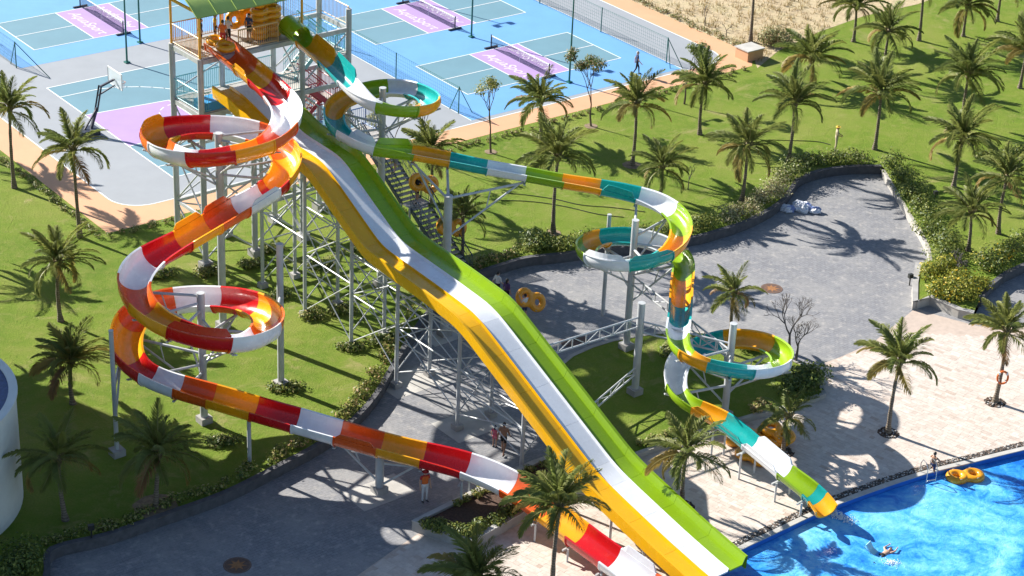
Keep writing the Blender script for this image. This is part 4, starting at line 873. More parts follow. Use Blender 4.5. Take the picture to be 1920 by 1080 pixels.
# ------------------------------------------------------------------ shrubs, hedges, small trees
LG = [leafm('shrub_leaf_mid', (.125, .185, .040), .3), leafm('shrub_leaf_light', (.25, .30, .07), .35), leafm('shrub_leaf_dark', (.06, .105, .025), .25)]
LY = [leafm('flower_bush_leaf', (.24, .29, .04), .3), leafm('flower_bush_light', (.40, .40, .06), .3), leafm('yellow_petals', (.72, .50, .03), .3), leafm('flower_bush_dark', (.075, .12, .02), .3)]
LS = [leafm('grey_shrub_leaf', (.27, .31, .15), .3), leafm('grey_shrub_pale', (.42, .43, .28), .3), leafm('grey_shrub_brown', (.17, .13, .07), .25)]
LD = [leafm('ground_leaf_pale', (.36, .35, .15), .3), leafm('ground_leaf_dry', (.38, .29, .16), .3), leafm('ground_leaf_green', (.09, .15, .03), .3)]
def cloud(m, c, rad, n, sz, rng, w_=None, nm=3):
    c = Vector(c)
    for _ in range(n):
        d = Vector((rng.gauss(0, 1), rng.gauss(0, 1), rng.gauss(0, 1))); d.normalize(); r = rng.random() ** .4; p = c + Vector((d.x * rad[0], d.y * rad[1], d.z * rad[2])) * r
        nrm = (d + Vector((rng.uniform(-.8, .8), rng.uniform(-.8, .8), rng.uniform(-.2, 1.0)))).normalized(); a = nrm.orthogonal().normalized(); a = (Matrix.Rotation(rng.random() * 6.28, 3, nrm) @ a); b = nrm.cross(a); s = sz * rng.uniform(.6, 1.3)
        mi = rng.choices(range(nm), w_)[0] if w_ else rng.randrange(nm)
        m.add([p - a * s, p + b * s * .5, p + a * s, p - b * s * .5], [(0, 1, 2, 3)], mi)
def hedge(pts, wid, hgt, label, mats, dens, sz, name='hedge', cat='hedge', w_=None, z0=0, seed=1, lump=.5, twig=True):
    rng = R_(seed); P = catmull(pts, 6); o = thing(name, label, cat, (P[0].x, P[0].y, z0)); m = MB(); st = MB()
    for a, b in zip(P, P[1:]):
        L = (b - a).length; k = max(1, int(L / lump))
        for i in range(k):
            q = a.lerp(b, (i + rng.random()) / k); h = hgt * rng.uniform(.6, 1.15); q = q + Vector((rng.uniform(-.3, .3) * wid, rng.uniform(-.3, .3) * wid, 0)); w2 = wid * rng.uniform(.4, .62)
            cloud(m, (q.x, q.y, z0 + h * .5), (w2, w2, h * .5), int(dens * rng.uniform(.7, 1.2)), sz, rng, w_, len(mats))
            if twig:
                for _ in range(2): st.cyl((q.x + rng.uniform(-.1, .1), q.y + rng.uniform(-.1, .1), z0 - .02), (q.x + rng.uniform(-.2, .2), q.y + rng.uniform(-.2, .2), z0 + h * .7), .015, .008, 4)
    tag(m.build('foliage', mats, o), kind='stuff')
    if twig: tag(st.build('stems', bpy.data.materials['brown_twig'], o), kind='stuff')
    return o
TWIG = M('brown_twig', (.12, .085, .06), .9, var=.3); TWIG2 = M('grey_bare_bark', (.16, .14, .13), .85, var=.3)
def pg(L, z=0): return [g(x, y, z) for x, y in L]
hedge([cuv(-30.9, 20), cuv(-30.8, -6.9)], .55, .4, 'low ragged hedge along the outer left side of the running track', LD + LG[:1], 55, .07, seed=2, w_=(2, 1, 2, 2))
hedge([cuv(-30.4, -7.1), cuv(-20, -7.0), cuv(-9, -6.8)], .55, .4, 'low ragged hedge between the track corner and the tower', LD + LG[:1], 55, .07, seed=3, w_=(2, 1, 2, 2))
hedge([cuv(-8, -7.3), cuv(6, -6.8), cuv(19.5, -6.4)], .5, .35, 'low ragged hedge along the track beside the palm lawn', LD + LG[:1], 50, .07, seed=4, w_=(2, 2, 2, 2))
hedge([cuv(22.5, 30), cuv(22.5, -3.6)], .7, .35, 'scrubby row of dry plants between track and sand', LD, 40, .08, seed=5)
inn = offset(wall_top, 0)
def along(i0, i1, d): 
    return [p + (Vector((-(t := (wall_top[min(i0 + k + 1, len(wall_top) - 1)] - wall_top[max(i0 + k - 1, 0)])).y, t.x, 0)).normalized() * d) for k, p in enumerate(wall_top[i0:i1])][::3]
hedge(along(8, 26, .55), .7, .45, 'shaded low shrubs along the dark wall below the round building', LG + LD[:1], 70, .08, seed=6)
hedge(along(24, 50, .6), .8, .5, 'leafy border along the dark wall under the red and three lane slides', LG + LD, 75, .08, seed=7, w_=(2, 2, 2, 2, 1, 2))
hedge(along(52, 66, .6), .9, .5, 'pale leafy border with stones behind the walking pair', LD + LG, 75, .08, seed=8)
hedge(along(66, 86, .8), 1.4, 1.0, 'bright green hedge behind the middle teal loop', LG, 150, .085, seed=9, w_=(3, 3, 2))
hedge(along(86, 102, .8), 1.5, .9, 'grey green feathery hedge along the wall above the tarpaulin pile', LS + LG[:1], 150, .07, seed=10, w_=(3, 3, 1, 1))
hedge(along(102, 117, .9), 1.5, 1.0, 'dense green hedge round the top of the cobbled path', LG + LS[:1], 160, .085, seed=11, w_=(3, 2, 2, 1))
hedge(pg([(1668, 308), (1695, 345), (1722, 390), (1745, 425), (1765, 460), (1772, 490)]), 1.9, 1.15, 'tall green hedge beside the pale kerb right of the path', LG, 210, .085, seed=12, w_=(3, 2, 2))
hedge(pg([(1738, 525), (1775, 512), (1800, 540), (1760, 552), (1815, 560), (1830, 535)]), 1.5, 1.15, 'bushy yellow flowering bush inside the pale planter wall', LY, 240, .08, 'flowering_bush', 'bush', (4, 1.6, .3, 3), seed=13)
hedge(pg([(1845, 515), (1870, 490), (1900, 470), (1950, 455)]), 1.7, 1.0, 'green hedge with yellow flowers running to the right border', LG[:2] + LY[1:3] + LG[2:], 190, .085, seed=14, w_=(4, 2, .4, .2, 2.5))
hedge(pg([(1830, 300), (1880, 290), (1935, 285)]), 1.0, .6, 'short green hedge on the right lawn near the shadowed palms', LG, 120, .085, seed=15)
hedge(pg([(800, 985), (835, 990), (880, 998), (930, 975), (972, 950)]), .8, .55, 'leafy shrubs inside the front of the mulch planter', LG, 170, .08, 'shrub_row', 'shrub', z0=-.1, seed=16)
hedge(pg([(850, 945), (900, 925), (960, 895), (1030, 865)]), .5, .4, 'light green edging plants at the back of the mulch planter', LG[:2] + LD[:1], 90, .07, 'shrub_row', 'shrub', z0=-.1, seed=17)
hedge(pg([(1480, 735), (1510, 715), (1530, 720)], -.25), 1.8, 1.1, 'dark green bush on the island beside the bare trees', LG, 260, .085, 'bush', 'bush', (2, 1, 3), -.25, 18)
hedge(pg([(1395, 655), (1430, 650), (1452, 668)], -.25), .9, .6, 'small mixed shrubs inside the lowest teal loop', LG + LD[:2], 120, .08, 'bush', 'bush', None, -.25, 19)
hedge(pg([(1195, 838), (1230, 826), (1265, 812)], -.25), .5, .35, 'low edging plants along the island kerb behind the lime lane', LG[:2] + LD[:1], 90, .07, 'shrub_row', 'shrub', None, -.25, 20)
hedge(pg([(1300, 640), (1262, 655), (1245, 668)], -.25), .8, .55, 'small shrub clump by the white slide bend on the island', LG + LD[:1], 110, .08, 'bush', 'bush', None, -.25, 21)
hedge(pg([(1440, 760), (1418, 770)], -.25), .8, .4, 'dry brown plant clump at the island corner', LD, 90, .08, 'bush', 'bush', None, -.25, 22)
hedge(pg([(1425, 85), (1455, 78), (1475, 90)]), 1.2, 1.3, 'yellow brown scrub bush beside the sand palm', [LD[1], LD[0], LS[0]], 200, .09, 'bush', 'bush', None, 0, 23)
hedge(pg([(1000, 470), (1020, 455)]), 1.5, 1.1, 'dark leafy bush behind the lime slide run by the wall', LG, 260, .085, 'bush', 'bush', (2, 1, 3), 0, 24)
hedge(pg([(40, 1040), (25, 1075), (10, 1130)]), 1.8, .9, 'dark shaded shrubs at the foot of the white round building', LG, 200, .085, 'bush', 'bush', None, 0, 25)
k = 30
for px, py, lb in ((535, 730, 'by the tall lawn column'), (415, 832, 'round the lower loop column'), (660, 655, 'at a trestle foot on the lawn'), (640, 585, 'between the trestles on the lawn'), (583, 595, 'at the trestle nearest the upper loop'), (390, 515, 'at the tower corner column'), (470, 500, 'below the white straight run'), (505, 470, 'behind the tall lawn column'), (720, 640, 'on the lawn by the slide bend'), (520, 560, 'at the foot of the tower braces'), (300, 520, 'left of the tower columns'), (690, 470, 'under the first slide drop'), (605, 500, 'under the middle of the tower bracing'), (730, 400, 'at the foot of the tower stairs')):
    hedge(pg([(px - 18, py + 2), (px, py), (px + 18, py - 4)]), .8, .45, 'small leafy shrub clump ' + lb, LG + LD[:1], 90, .08, 'shrub_clump', 'shrub', (2, 2, 2, 1), 0, k); k += 1
# scattered ground cover, dry grass on the sand
rng = R_(77); m = MB()
for _ in range(1000):
    x, y = rng.uniform(1185, 1560), rng.uniform(0, 118); p = g(x, y); 
    if not inside(p, sand) : continue
    h = rng.uniform(.1, .45); a_ = rng.random() * 6.28
    for _ in range(4):
        q = p + Vector((rng.uniform(-.2, .2), rng.uniform(-.2, .2), 0)); a_ = rng.random() * 6.28; wv = Vector((math.cos(a_), math.sin(a_), 0)) * .03; m.add([q - wv, q + wv, q + Vector((rng.uniform(-.15, .15), rng.uniform(-.15, .15), h))], [(0, 1, 2)], rng.choice((0, 1, 1)))
tag(m.build('dry_grass', [leafm('dry_grass_blade', (.28, .24, .11), .3), leafm('dry_grass_straw', (.42, .33, .18), .3)]), 'dry tufts of grass on the sandy ground', kind='stuff')
def branchy(b, h, seed, levels, spread, r0, splits=3, up=.5):
    rng = R_(seed); segs = []; tips = []
    def rec(p, d, L, r, lv):
        q = p + d * L; mid = p + d * L * .5 + Vector((rng.uniform(-.06, .06), rng.uniform(-.06, .06), 0)) * L; segs.append((p, mid, q, r, r * .72))
        if lv == 0: tips.append(q); return
        for k in range(rng.choice((2, splits))):
            ax = d.orthogonal().normalized(); ax = Matrix.Rotation(rng.random() * 6.28, 3, d) @ ax
            nd = (d + ax * spread * rng.uniform(.6, 1.2) + Vector((0, 0, up * .3))).normalized(); rec(q, nd, L * rng.uniform(.62, .85), r * .68, lv - 1)
    rec(Vector(b), Vector((rng.uniform(-.08, .08), rng.uniform(-.08, .08), 1)).normalized(), h, r0, levels); return segs, tips
def small_tree(px, py, label, h, seed, leaves, mats, spread=.55, nleaf=60, crown=.5, z0=0, levels=4, cat='tree', name='young_tree', r0=.07, flex=None):
    b = g(px, py, z0); segs, tips = branchy(b, h, seed, levels, spread, r0); o = thing(name, label, cat, b)
    m = MB(); m.tube([segs[0][0], segs[0][1], segs[0][2]], [segs[0][3] * 1.25, segs[0][3], segs[0][4]], 7); tr_ = m.build('trunk', TWIG if leaves else TWIG2, o, True)
    m = MB()
    for p, q, r, a_, c_ in segs[1:]: m.tube([p, q, r], [a_, (a_ + c_) / 2, c_], 5)
    m.build('branches', TWIG if leaves else TWIG2, o, True)
    if leaves:
        m = MB(); rng = R_(seed + 5)
        for t in tips: cloud(m, t, (crown * .5, crown * .5, crown * .42), nleaf, .075, rng, None, len(mats))
        m.build('crown', mats, o)
    return o
small_tree(920, 287, 'thin young tree with sparse pale leaves at the track edge', 1.75, 3, True, [LG[1], LG[0], LD[0]], .34, 30, .75, levels=4, r0=.06)
small_tree(1108, 237, 'young tree with a full crown in a soil ring by the track', 1.5, 8, True, [LG[0], LG[2], LD[1]], .45, 62, .8, r0=.06)
small_tree(1283, 195, 'small leafy tree beside the palm at the lawn corner', 1.35, 12, True, [LG[0], LG[1], LG[2]], .45, 62, .8, r0=.06)
small_tree(735, 330, 'sparse young tree behind the tower stairs', 1.4, 21, True, [LG[1], LD[0]], .42, 22, .65, r0=.05)
small_tree(790, 300, 'sparse young tree between the stairs and the slide palm', 1.3, 25, True, [LG[1], LD[0]], .42, 22, .65, r0=.05)
small_tree(1480, 655, 'leafless tree with many grey branches behind the lowest loop', .9, 31, False, [], .62, z0=-.25, levels=6, name='bare_tree', r0=.075)
small_tree(1492, 676, 'leafless leaning tree in front of the other bare tree', .85, 37, False, [], .6, z0=-.25, levels=6, name='bare_tree', r0=.07)
small_tree(1795, 520, 'pale leafless tree growing out of the flowering bush', .55, 41, False, [], .65, levels=5, name='bare_tree', r0=.08)
small_tree(1322, 48, 'dead forked shrub lying on the sand by the track', .5, 45, False, [], .7, levels=4, name='bare_tree', r0=.04)
small_tree(1362, 70, 'dead twiggy shrub on the sand near the tall trunk', .45, 49, False, [], .75, levels=4, name='bare_tree', r0=.04)
small_tree(1290, 355, 'thin bare sapling on the lawn behind the white slide bend', .6, 53, False, [], .35, levels=3, name='bare_tree', r0=.03)
# ------------------------------------------------------------------ people
SK = [M('skin_a', (.42, .24, .16), .55, var=.06), M('skin_b', (.50, .31, .22), .55, var=.06), M('skin_c', (.34, .18, .11), .55, var=.06)]
CL = {n: M('cloth_' + n, c, .85, var=.12, vs=8, bmp=.15, bs=30) for n, c in dict(black=(.015, .015, .018), white=(.72, .72, .72), navy=(.03, .045, .12), blue=(.07, .18, .48), pink=(.65, .13, .20), orange=(.75, .16, .03), purple=(.10, .05, .16), beige=(.45, .38, .26), grey=(.25, .25, .26), red=(.5, .04, .04), yellow=(.65, .42, .05)).items()}
HAIR = M('black_hair', (.012, .010, .009), .5); EYE = M('eye_dark', (.02, .015, .012), .3); SHOE = M('shoe_dark', (.05, .05, .055), .7)
BASE = dict(pel=(0, 0, .93), nk=(0, 0, 1.44), hd=(0, -.015, 1.585), lsh=(.185, 0, 1.39), rsh=(-.185, 0, 1.39), lel=(.245, .03, 1.11), rel=(-.245, .03, 1.11), lwr=(.26, -.05, .87), rwr=(-.26, -.05, .87), lhp=(.09, 0, .90), rhp=(-.09, 0, .90), lkn=(.10, -.015, .50), rkn=(-.10, -.015, .50), lan=(.105, .02, .085), ran=(-.105, .02, .085))
POSES = dict(stand={}, hips=dict(lel=(.40, .10, 1.16), rel=(-.40, .10, 1.16), lwr=(.20, -.02, .98), rwr=(-.20, -.02, .98)),
    walk=dict(lkn=(.10, -.16, .51), lan=(.105, -.20, .10), rkn=(-.10, .06, .50), ran=(-.105, .28, .12), lel=(.24, .10, 1.12), lwr=(.26, .10, .87), rel=(-.24, -.05, 1.12), rwr=(-.25, -.22, .92)),
    up=dict(lel=(.36, -.05, 1.50), lwr=(.26, -.10, 1.74), rel=(-.36, -.05, 1.50), rwr=(-.26, -.10, 1.74)),
    carry=dict(lel=(.34, .02, 1.30), lwr=(.36, -.08, 1.56), rel=(-.30, -.12, 1.18), rwr=(-.20, -.32, 1.22), lkn=(.10, -.14, .53), lan=(.105, -.10, .14), ran=(-.105, .16, .09)),
    hold=dict(rel=(-.34, .02, 1.14), rwr=(-.46, -.04, .92)), climb=dict(lel=(.32, -.12, 1.22), lwr=(.34, -.36, 1.10), rel=(-.32, -.12, 1.22), rwr=(-.34, -.36, 1.10), lkn=(.11, -.22, .62), lan=(.11, -.12, .28)),
    front=dict(lel=(.24, -.06, 1.13), lwr=(.08, -.24, 1.08), rel=(-.24, -.06, 1.13), rwr=(-.08, -.24, 1.02)), swim=dict(lel=(.30, -.08, 1.56), lwr=(.22, -.06, 1.82), rel=(-.32, -.02, 1.50), rwr=(-.28, -.04, 1.76), lkn=(.12, .05, .50), lan=(.14, .02, .10), rkn=(-.12, .14, .52), ran=(-.12, .22, .14)))
def person(label, loc, face, H, pose, top, bottom, sk=0, hat=None, long_pants=False, sleeves=.45, hair=HAIR, longhair=False, tilt=0, prone=None, build=1.0, vest=None):
    J = {k: Vector(v) for k, v in BASE.items()}; J.update({k: Vector(v) for k, v in POSES[pose].items()})
    m = MB(); bones = []                                   # (a, b, material fn)
    def cap(a, b, r0, r1, n=9):
        d = (b - a); L = d.length; t = d / L; pts = []; rr = []
        for q in (1, .75, .4, 0): pts.append(a - t * r0 * math.sin(q * math.pi / 2) if q else a); rr.append(max(.003, r0 * math.cos(q * math.pi / 2)))
        for f in (.33, .66): pts.append(a.lerp(b, f)); rr.append(r0 + (r1 - r0) * f)
        for q in (0, .4, .75, 1): pts.append(b + t * r1 * math.sin(q * math.pi / 2)); rr.append(max(.003, r1 * math.cos(q * math.pi / 2)))
        m.tube(pts, rr, n)
    S0, T0, B0, SH = 0, 1, 2, 3
    vs = []; rings = [(.84, .10, .08), (.88, .155, .105), (.95, .165, .112), (1.02, .15, .10), (1.10, .138, .092), (1.20, .155, .102), (1.30, .172, .108), (1.37, .170, .095), (1.42, .10, .07), (1.46, .055, .055)]
    for z, rx, ry in rings:
        for k in range(14): an = 2 * math.pi * k / 14; vs.append((rx * build * math.cos(an), ry * build * math.sin(an), z))
    n_ = len(rings); m.add(vs, [(i * 14 + j, i * 14 + (j + 1) % 14, (i + 1) * 14 + (j + 1) % 14, (i + 1) * 14 + j) for i in range(n_ - 1) for j in range(14)] + [tuple(reversed(range(14))), tuple((n_ - 1) * 14 + j for j in range(14))])
    bones.append((Vector((0, 0, .84)), Vector((0, 0, .97)), B0)); bones.append((Vector((0, 0, 1.03)), Vector((0, 0, 1.40)), T0))
    cap(J['nk'] - Vector((0, 0, .05)), J['hd'] - Vector((0, 0, .06)), .055, .052); bones.append((J['nk'] + Vector((0, 0, .03)), J['hd'] + Vector((0, 0, .05)), S0))
    hd = J['hd']; m.sphere(hd, .1, 14, 10, 0, (.80, .98, 1.18)); m.sphere(hd + Vector((0, -.03, -.06)), .066, 10, 8, 0, (.86, .95, 1))
    cap(hd + Vector((0, -.09, .01)), hd + Vector((0, -.112, -.03)), .010, .015, 6)
    for s in (-1, 1): m.sphere(hd + Vector((s * .083, .01, -.01)), .022, 6, 5, 0, (.5, 1, 1.4))
    for s, e in (('l', 1), ('r', -1)):
        sh, el, wr = J[s + 'sh'], J[s + 'el'], J[s + 'wr']; cap(sh * .93 + Vector((0, 0, .09)) * .9, el, .062 * build, .045); cap(el, wr, .044, .030)
        d = (wr - el).normalized(); hp = wr + d * .075; cap(wr + d * .02, hp, .030, .036, 8); bones.append((sh, sh.lerp(el, sleeves * 1.2), T0)); bones.append((sh.lerp(el, min(1, sleeves * 1.2) + .02), hp + d * .1, S0))
        sd = d.cross(Vector((0, 1, .1))).normalized()
        for q, ln in zip((-.027, -.009, .009, .027), (.058, .072, .068, .052)):
            f0 = hp + sd * q + d * .02; cap(f0, f0 + d * ln * .6 + Vector((0, -.006, 0)), .0105, .010, 6); cap(f0 + d * ln * .6 + Vector((0, -.006, 0)), f0 + d * ln + Vector((0, -.022, 0)), .010, .009, 6)
        th = wr + d * .04 - Vector((0, .028, 0)); cap(th, th + d * .05 - Vector((0, .028, 0)), .012, .0105, 6)
        hp_, kn, an = J[s + 'hp'], J[s + 'kn'], J[s + 'an']; cap(hp_, kn, .088 * build, .058); cap(kn, an, .056, .038)
        toe = an + Vector((e * .02, -.15, -.05)); cap(an + Vector((0, .03, -.045)), toe, .042, .034, 8)
        lim = 1.0 if long_pants else .62; bones.append((hp_, hp_.lerp(kn, lim), B0))
        bones.append((hp_.lerp(kn, min(1, lim + .03)), kn, B0 if long_pants else S0)); bones.append((kn, an, B0 if long_pants else S0)); bones.append((an - Vector((0, -.02, .04)), toe, SH))
    ob = bpy.data.objects.new('tmp', m.mesh('tmp', SK[sk])); col.objects.link(ob); md = ob.modifiers.new('r', 'REMESH'); md.mode = 'VOXEL'; md.voxel_size = .0135; md.use_smooth_shade = True
    sm = ob.modifiers.new('s', 'SMOOTH'); sm.iterations = 2; sm.factor = .4
    me = bpy.data.meshes.new_from_object(ob.evaluated_get(bpy.context.evaluated_depsgraph_get())); bpy.data.objects.remove(ob); me.name = 'person_body'
    me.materials.clear()
    for q in (SK[sk], CL[top] if top else SK[sk], CL[bottom], SHOE, EYE): me.materials.append(q)
    nf = len(me.polygons); ctr = np.empty(nf * 3); me.polygons.foreach_get('center', ctr); ctr = ctr.reshape(-1, 3); best = np.full(nf, 1e9); mi = np.zeros(nf, int)
    for a, b, q in bones:
        a, b = np.array(a), np.array(b); d = b - a; t = np.clip(((ctr - a) @ d) / max(1e-9, d @ d), 0, 1); ds = np.linalg.norm(ctr - a - t[:, None] * d, axis=1); 
        if q in (T0, B0) and abs(a[0]) < 1e-6: ds = ds * .62
        k_ = ds < best; best[k_] = ds[k_]; mi[k_] = q
    mi[ctr[:, 2] > 1.475] = np.where(mi[ctr[:, 2] > 1.475] == T0, T0, S0) if pose == 'up' else 0
    if pose != 'up' and pose != 'swim': pass
    for s in (-1, 1): mi[np.linalg.norm(ctr - np.array(hd + Vector((s * .034, -.092, .012))), axis=1) < .013] = 4
    me.polygons.foreach_set('material_index', mi.astype(np.int32)); me.update()
    sc = H / 1.71; rot = Matrix.Rotation(face, 4, 'Z')
    o = link('person', me); tag(o, label, 'person'); o.scale = (sc, sc, sc)
    if prone is None: o.matrix_world = Matrix.Translation(loc) @ rot @ Matrix.Rotation(tilt, 4, 'X') @ Matrix.Scale(sc, 4)
    else: o.matrix_world = Matrix.Translation(loc) @ rot @ Matrix.Rotation(prone, 4, 'X') @ Matrix.Scale(sc, 4) @ Matrix.Translation((0, 0, -1.0))
    h = MB(); vs = []; hm = hat or hair
    for i in range(7):
        ph = math.pi / 2 * i / 6 * 1.12
        for j in range(14):
            an = 2 * math.pi * j / 14; lo = 1.0 if math.sin(an) > -.2 else .72; p_ = ph * lo
            vs.append(hd + Vector((.088 * math.sin(p_) * math.cos(an), .106 * math.sin(p_) * math.sin(an) + .006, .125 * math.cos(p_) + .002)))
    h.add(vs, [(i * 14 + j, i * 14 + (j + 1) % 14, (i + 1) * 14 + (j + 1) % 14, (i + 1) * 14 + j) for i in range(6) for j in range(14)])
    if longhair: h.sphere(hd + Vector((0, .07, -.12)), .085, 8, 6, 0, (.9, .5, 1.9))
    if hat: h.cyl(hd + Vector((0, -.01, .05)), hd + Vector((0, -.01, .06)), .17, .15, 14)
    ho = link('hat' if hat else 'hair', h.mesh('hair', hm, True), o)
    if vest:
        v = MB(); vs = []
        for z, rx, ry in ((1.0, .165, .115), (1.1, .155, .108), (1.22, .172, .118), (1.34, .185, .118), (1.41, .13, .09)):
            for k_ in range(14): an = 2 * math.pi * k_ / 14; vs.append((rx * math.cos(an), ry * math.sin(an), z))
        v.add(vs, [(i * 14 + j, i * 14 + (j + 1) % 14, (i + 1) * 14 + (j + 1) % 14, (i + 1) * 14 + j) for i in range(4) for j in range(14)]); link('vest', v.mesh('vest', CL[vest], True), o)
    return o
PI = math.pi
def gp(x, y, z=PATH_Z): return g(x, y, z)
person('man in dark shorts walking barechested and holding a child by the hand', gp(943, 851), PI * .9, 1.76, 'walk', None, 'black', 2)
person('little girl in a pink outfit held by the walking man', gp(927, 838), PI * .9, 1.22, 'hold', 'pink', 'pink', 1, longhair=True)
person('person in a white shirt and dark trousers walking on the cobbles', gp(932, 560), PI * .75, 1.68, 'walk', 'white', 'black', 1, long_pants=True, sleeves=.8)
person('person in a purple shirt beside the one in white', gp(949, 573), PI * .75, 1.66, 'stand', 'purple', 'black', 0, long_pants=True, sleeves=.8, longhair=True)
person('person in a white shirt carrying a yellow double tube behind the lime lane', gp(983, 602), -2.3, 1.66, 'carry', 'white', 'navy', 1)
person('worker in an orange vest and white trousers beside the column pad', gp(796, 940), PI * .15, 1.7, 'stand', 'red', 'white', 1, hat=CL['red'], long_pants=True, vest='orange')
person('gardener in beige clothes with a straw hat on the lawn', g(1566, 282), PI * .5, 1.72, 'front', 'beige', 'beige', 2, hat=CL['yellow'], long_pants=True, sleeves=.8)
person('person in a navy shirt walking across the blue court', g(1193, 140), PI * .55, 1.74, 'walk', 'navy', 'black', 1, hair=M('grey_hair', (.4, .38, .35), .6), long_pants=True)
person('boy climbing the pool ladder', Vector(g(1746, 897, -.9)), 2.3, 1.5, 'climb', None, 'navy', 2)
person('swimmer in dark shorts floating face down near a foam board', g(1656, 1040, -.74), 2.35 - PI, 1.55, 'swim', None, 'black', 1, prone=math.radians(-86))
TP = [(.95, 1.45, 'hips', 'black', 'black', 'person in black with hands on hips behind the slide mouth', 1.6), (2.0, 1.7, 'stand', 'yellow', 'black', 'person in yellow standing under the green roof', 1.55), (2.35, .95, 'front', 'white', 'black', 'attendant in a white shirt and black trousers at the red slide mouth', 2.6), (3.55, .75, 'front', 'navy', 'black', 'person in dark clothes waiting at the orange railing', -.5), (5.05, 1.9, 'stand', 'grey', 'black', 'person in grey behind the stacked tubes', 0), (4.6, 2.3, 'stand', 'black', 'navy', 'dark haired person at the rear railing behind the tubes', .3), (5.9, 1.9, 'up', 'black', 'navy', 'person in black with raised arms beside the tube stack', 1.2), (1.8, .6, 'stand', 'orange', 'red', 'person in orange bending at the red slide entrance', 2.9)]
for u, v, po_, tp, bt, lb, fc in TP: person(lb, tuv(u, v, ZT), fc, 1.66, po_, tp, bt, int(u * 10) % 3, long_pants=(tp == 'white'))
def stairp(v): return tuv(11.2, v, float(np.interp(v, [-8.8, -4.7, -3.9, 0], [.1, 2.78, 2.78, 5.33])))
person('person in a blue shirt climbing high on the tower stairs', stairp(-2.3), -.3 + PI * .95, 1.66, 'walk', 'blue', 'grey', 1)
person('person in black hauling a yellow tube up the tower stairs', stairp(-4.4), PI * .8, 1.72, 'carry', 'black', 'black', 0)
person('person in dark blue low on the tower stairs with a tube', stairp(-7.0), PI * .8, 1.6, 'carry', 'navy', 'black', 1)
# ------------------------------------------------------------------ double tubes
TUBE = M('yellow_tube_vinyl', (.83, .36, .012), .3, var=.14, vs=1.4, coat=.3, trans=.12); HND = M('tube_handle', (.55, .55, .5), .6)
def tube_mesh():
    m = MB(); R0, r0 = .36, .19
    for cx in (-.43, .43): m.tube([(cx + R0 * math.cos(a), R0 * math.sin(a), 0) for a in [q * math.pi / 16 for q in range(32)]], r0, 16, closed=True)
    for s in (-1, 1): m.sphere((0, s * .30, 0), .15, 12, 8, 0, (1.1, 1, .9))
    ob = bpy.data.objects.new('tmp', m.mesh('tmp', TUBE)); col.objects.link(ob); md = ob.modifiers.new('r', 'REMESH'); md.mode = 'VOXEL'; md.voxel_size = .03
    sm = ob.modifiers.new('s', 'SMOOTH'); sm.iterations = 6; sm.factor = .6
    me = bpy.data.meshes.new_from_object(ob.evaluated_get(bpy.context.evaluated_depsgraph_get())); bpy.data.objects.remove(ob); me.materials.clear(); me.materials.append(TUBE)
    me.polygons.foreach_set('use_smooth', [True] * len(me.polygons)); me.update(); return me
TM = tube_mesh(); hm = MB()
hm.tube([(-.06, 0, 0), (-.03, .0, .05), (.03, 0, .05), (.06, 0, 0)], .014, 6); HM = hm.mesh('handle', HND, True)
def ftube(label, loc, rz=0, rx=0, ry=0, sc=1.0, grp=None):
    o = link('double_tube', TM); tag(o, label, 'inflatable tube', grp); o.location = loc; o.rotation_euler = (rx, ry, rz); o.scale = (sc,) * 3
    for x, y in ((-.43, .52), (.43, .52), (-.43, -.52), (.43, -.52)):
        h = link('handle', HM, o); h.location = (x, y * .88, .12); h.rotation_euler = (.5 if y < 0 else -.5, 0, 0)
    return o
ftube('yellow double tube floating by the pool ladder', g(1810, 893, -.62), .25, sc=1.0)
q = g(1452, 828, PATH_Z)
ftube('yellow double tube lying under another tube beside the deck palm', q + Vector((-.15, .05, .2)), -.55, sc=1.0); ftube('yellow double tube leaning on top of the tube pile by the deck palm', q + Vector((.12, .0, .55)), -.75, .15, .12)
q = g(1412, 862, PATH_Z); ftube('yellow double tube under the white end run of the teal slide', q + Vector((0, 0, .2)), -.6); q = g(1390, 832, PATH_Z); ftube('yellow double tube tucked under the teal end run', q + Vector((0, .3, .2)), .7)
for k in range(5): ftube('yellow double tube in the platform stack, ' + ('lowest of five', 'second from the floor', 'middle one', 'second from the top', 'topmost of five')[k], tuv(4.75, .95, ZT + .2 + k * .34), math.radians(40 + 3 * (k % 2)), 0, 0, .95)
ftube('yellow double tube standing upright behind the platform stack', tuv(3.9, 2.1, ZT + .9), math.radians(40), 1.35, 0); ftube('yellow double tube leaning on top of the platform stack', tuv(4.6, 1.3, ZT + 2.0), math.radians(70), .5, .2)
ftube('yellow double tube ready at the red slide mouth', tuv(1.5, .35, ZT + .45), math.radians(-45), 0, .1)
ftube('yellow double tube carried on the cobbled path', gp(988, 598) + Vector((.15, .05, 1.15)), .4, 1.1, .5); ftube('yellow double tube hauled up the tower stairs', stairp(-4.4) + Vector((.38, .15, 1.15)), .5, 1.25, .35); ftube('yellow double tube carried low on the tower stairs', stairp(-7.0) + Vector((.4, .1, 1.0)), .5, 1.2, .3)
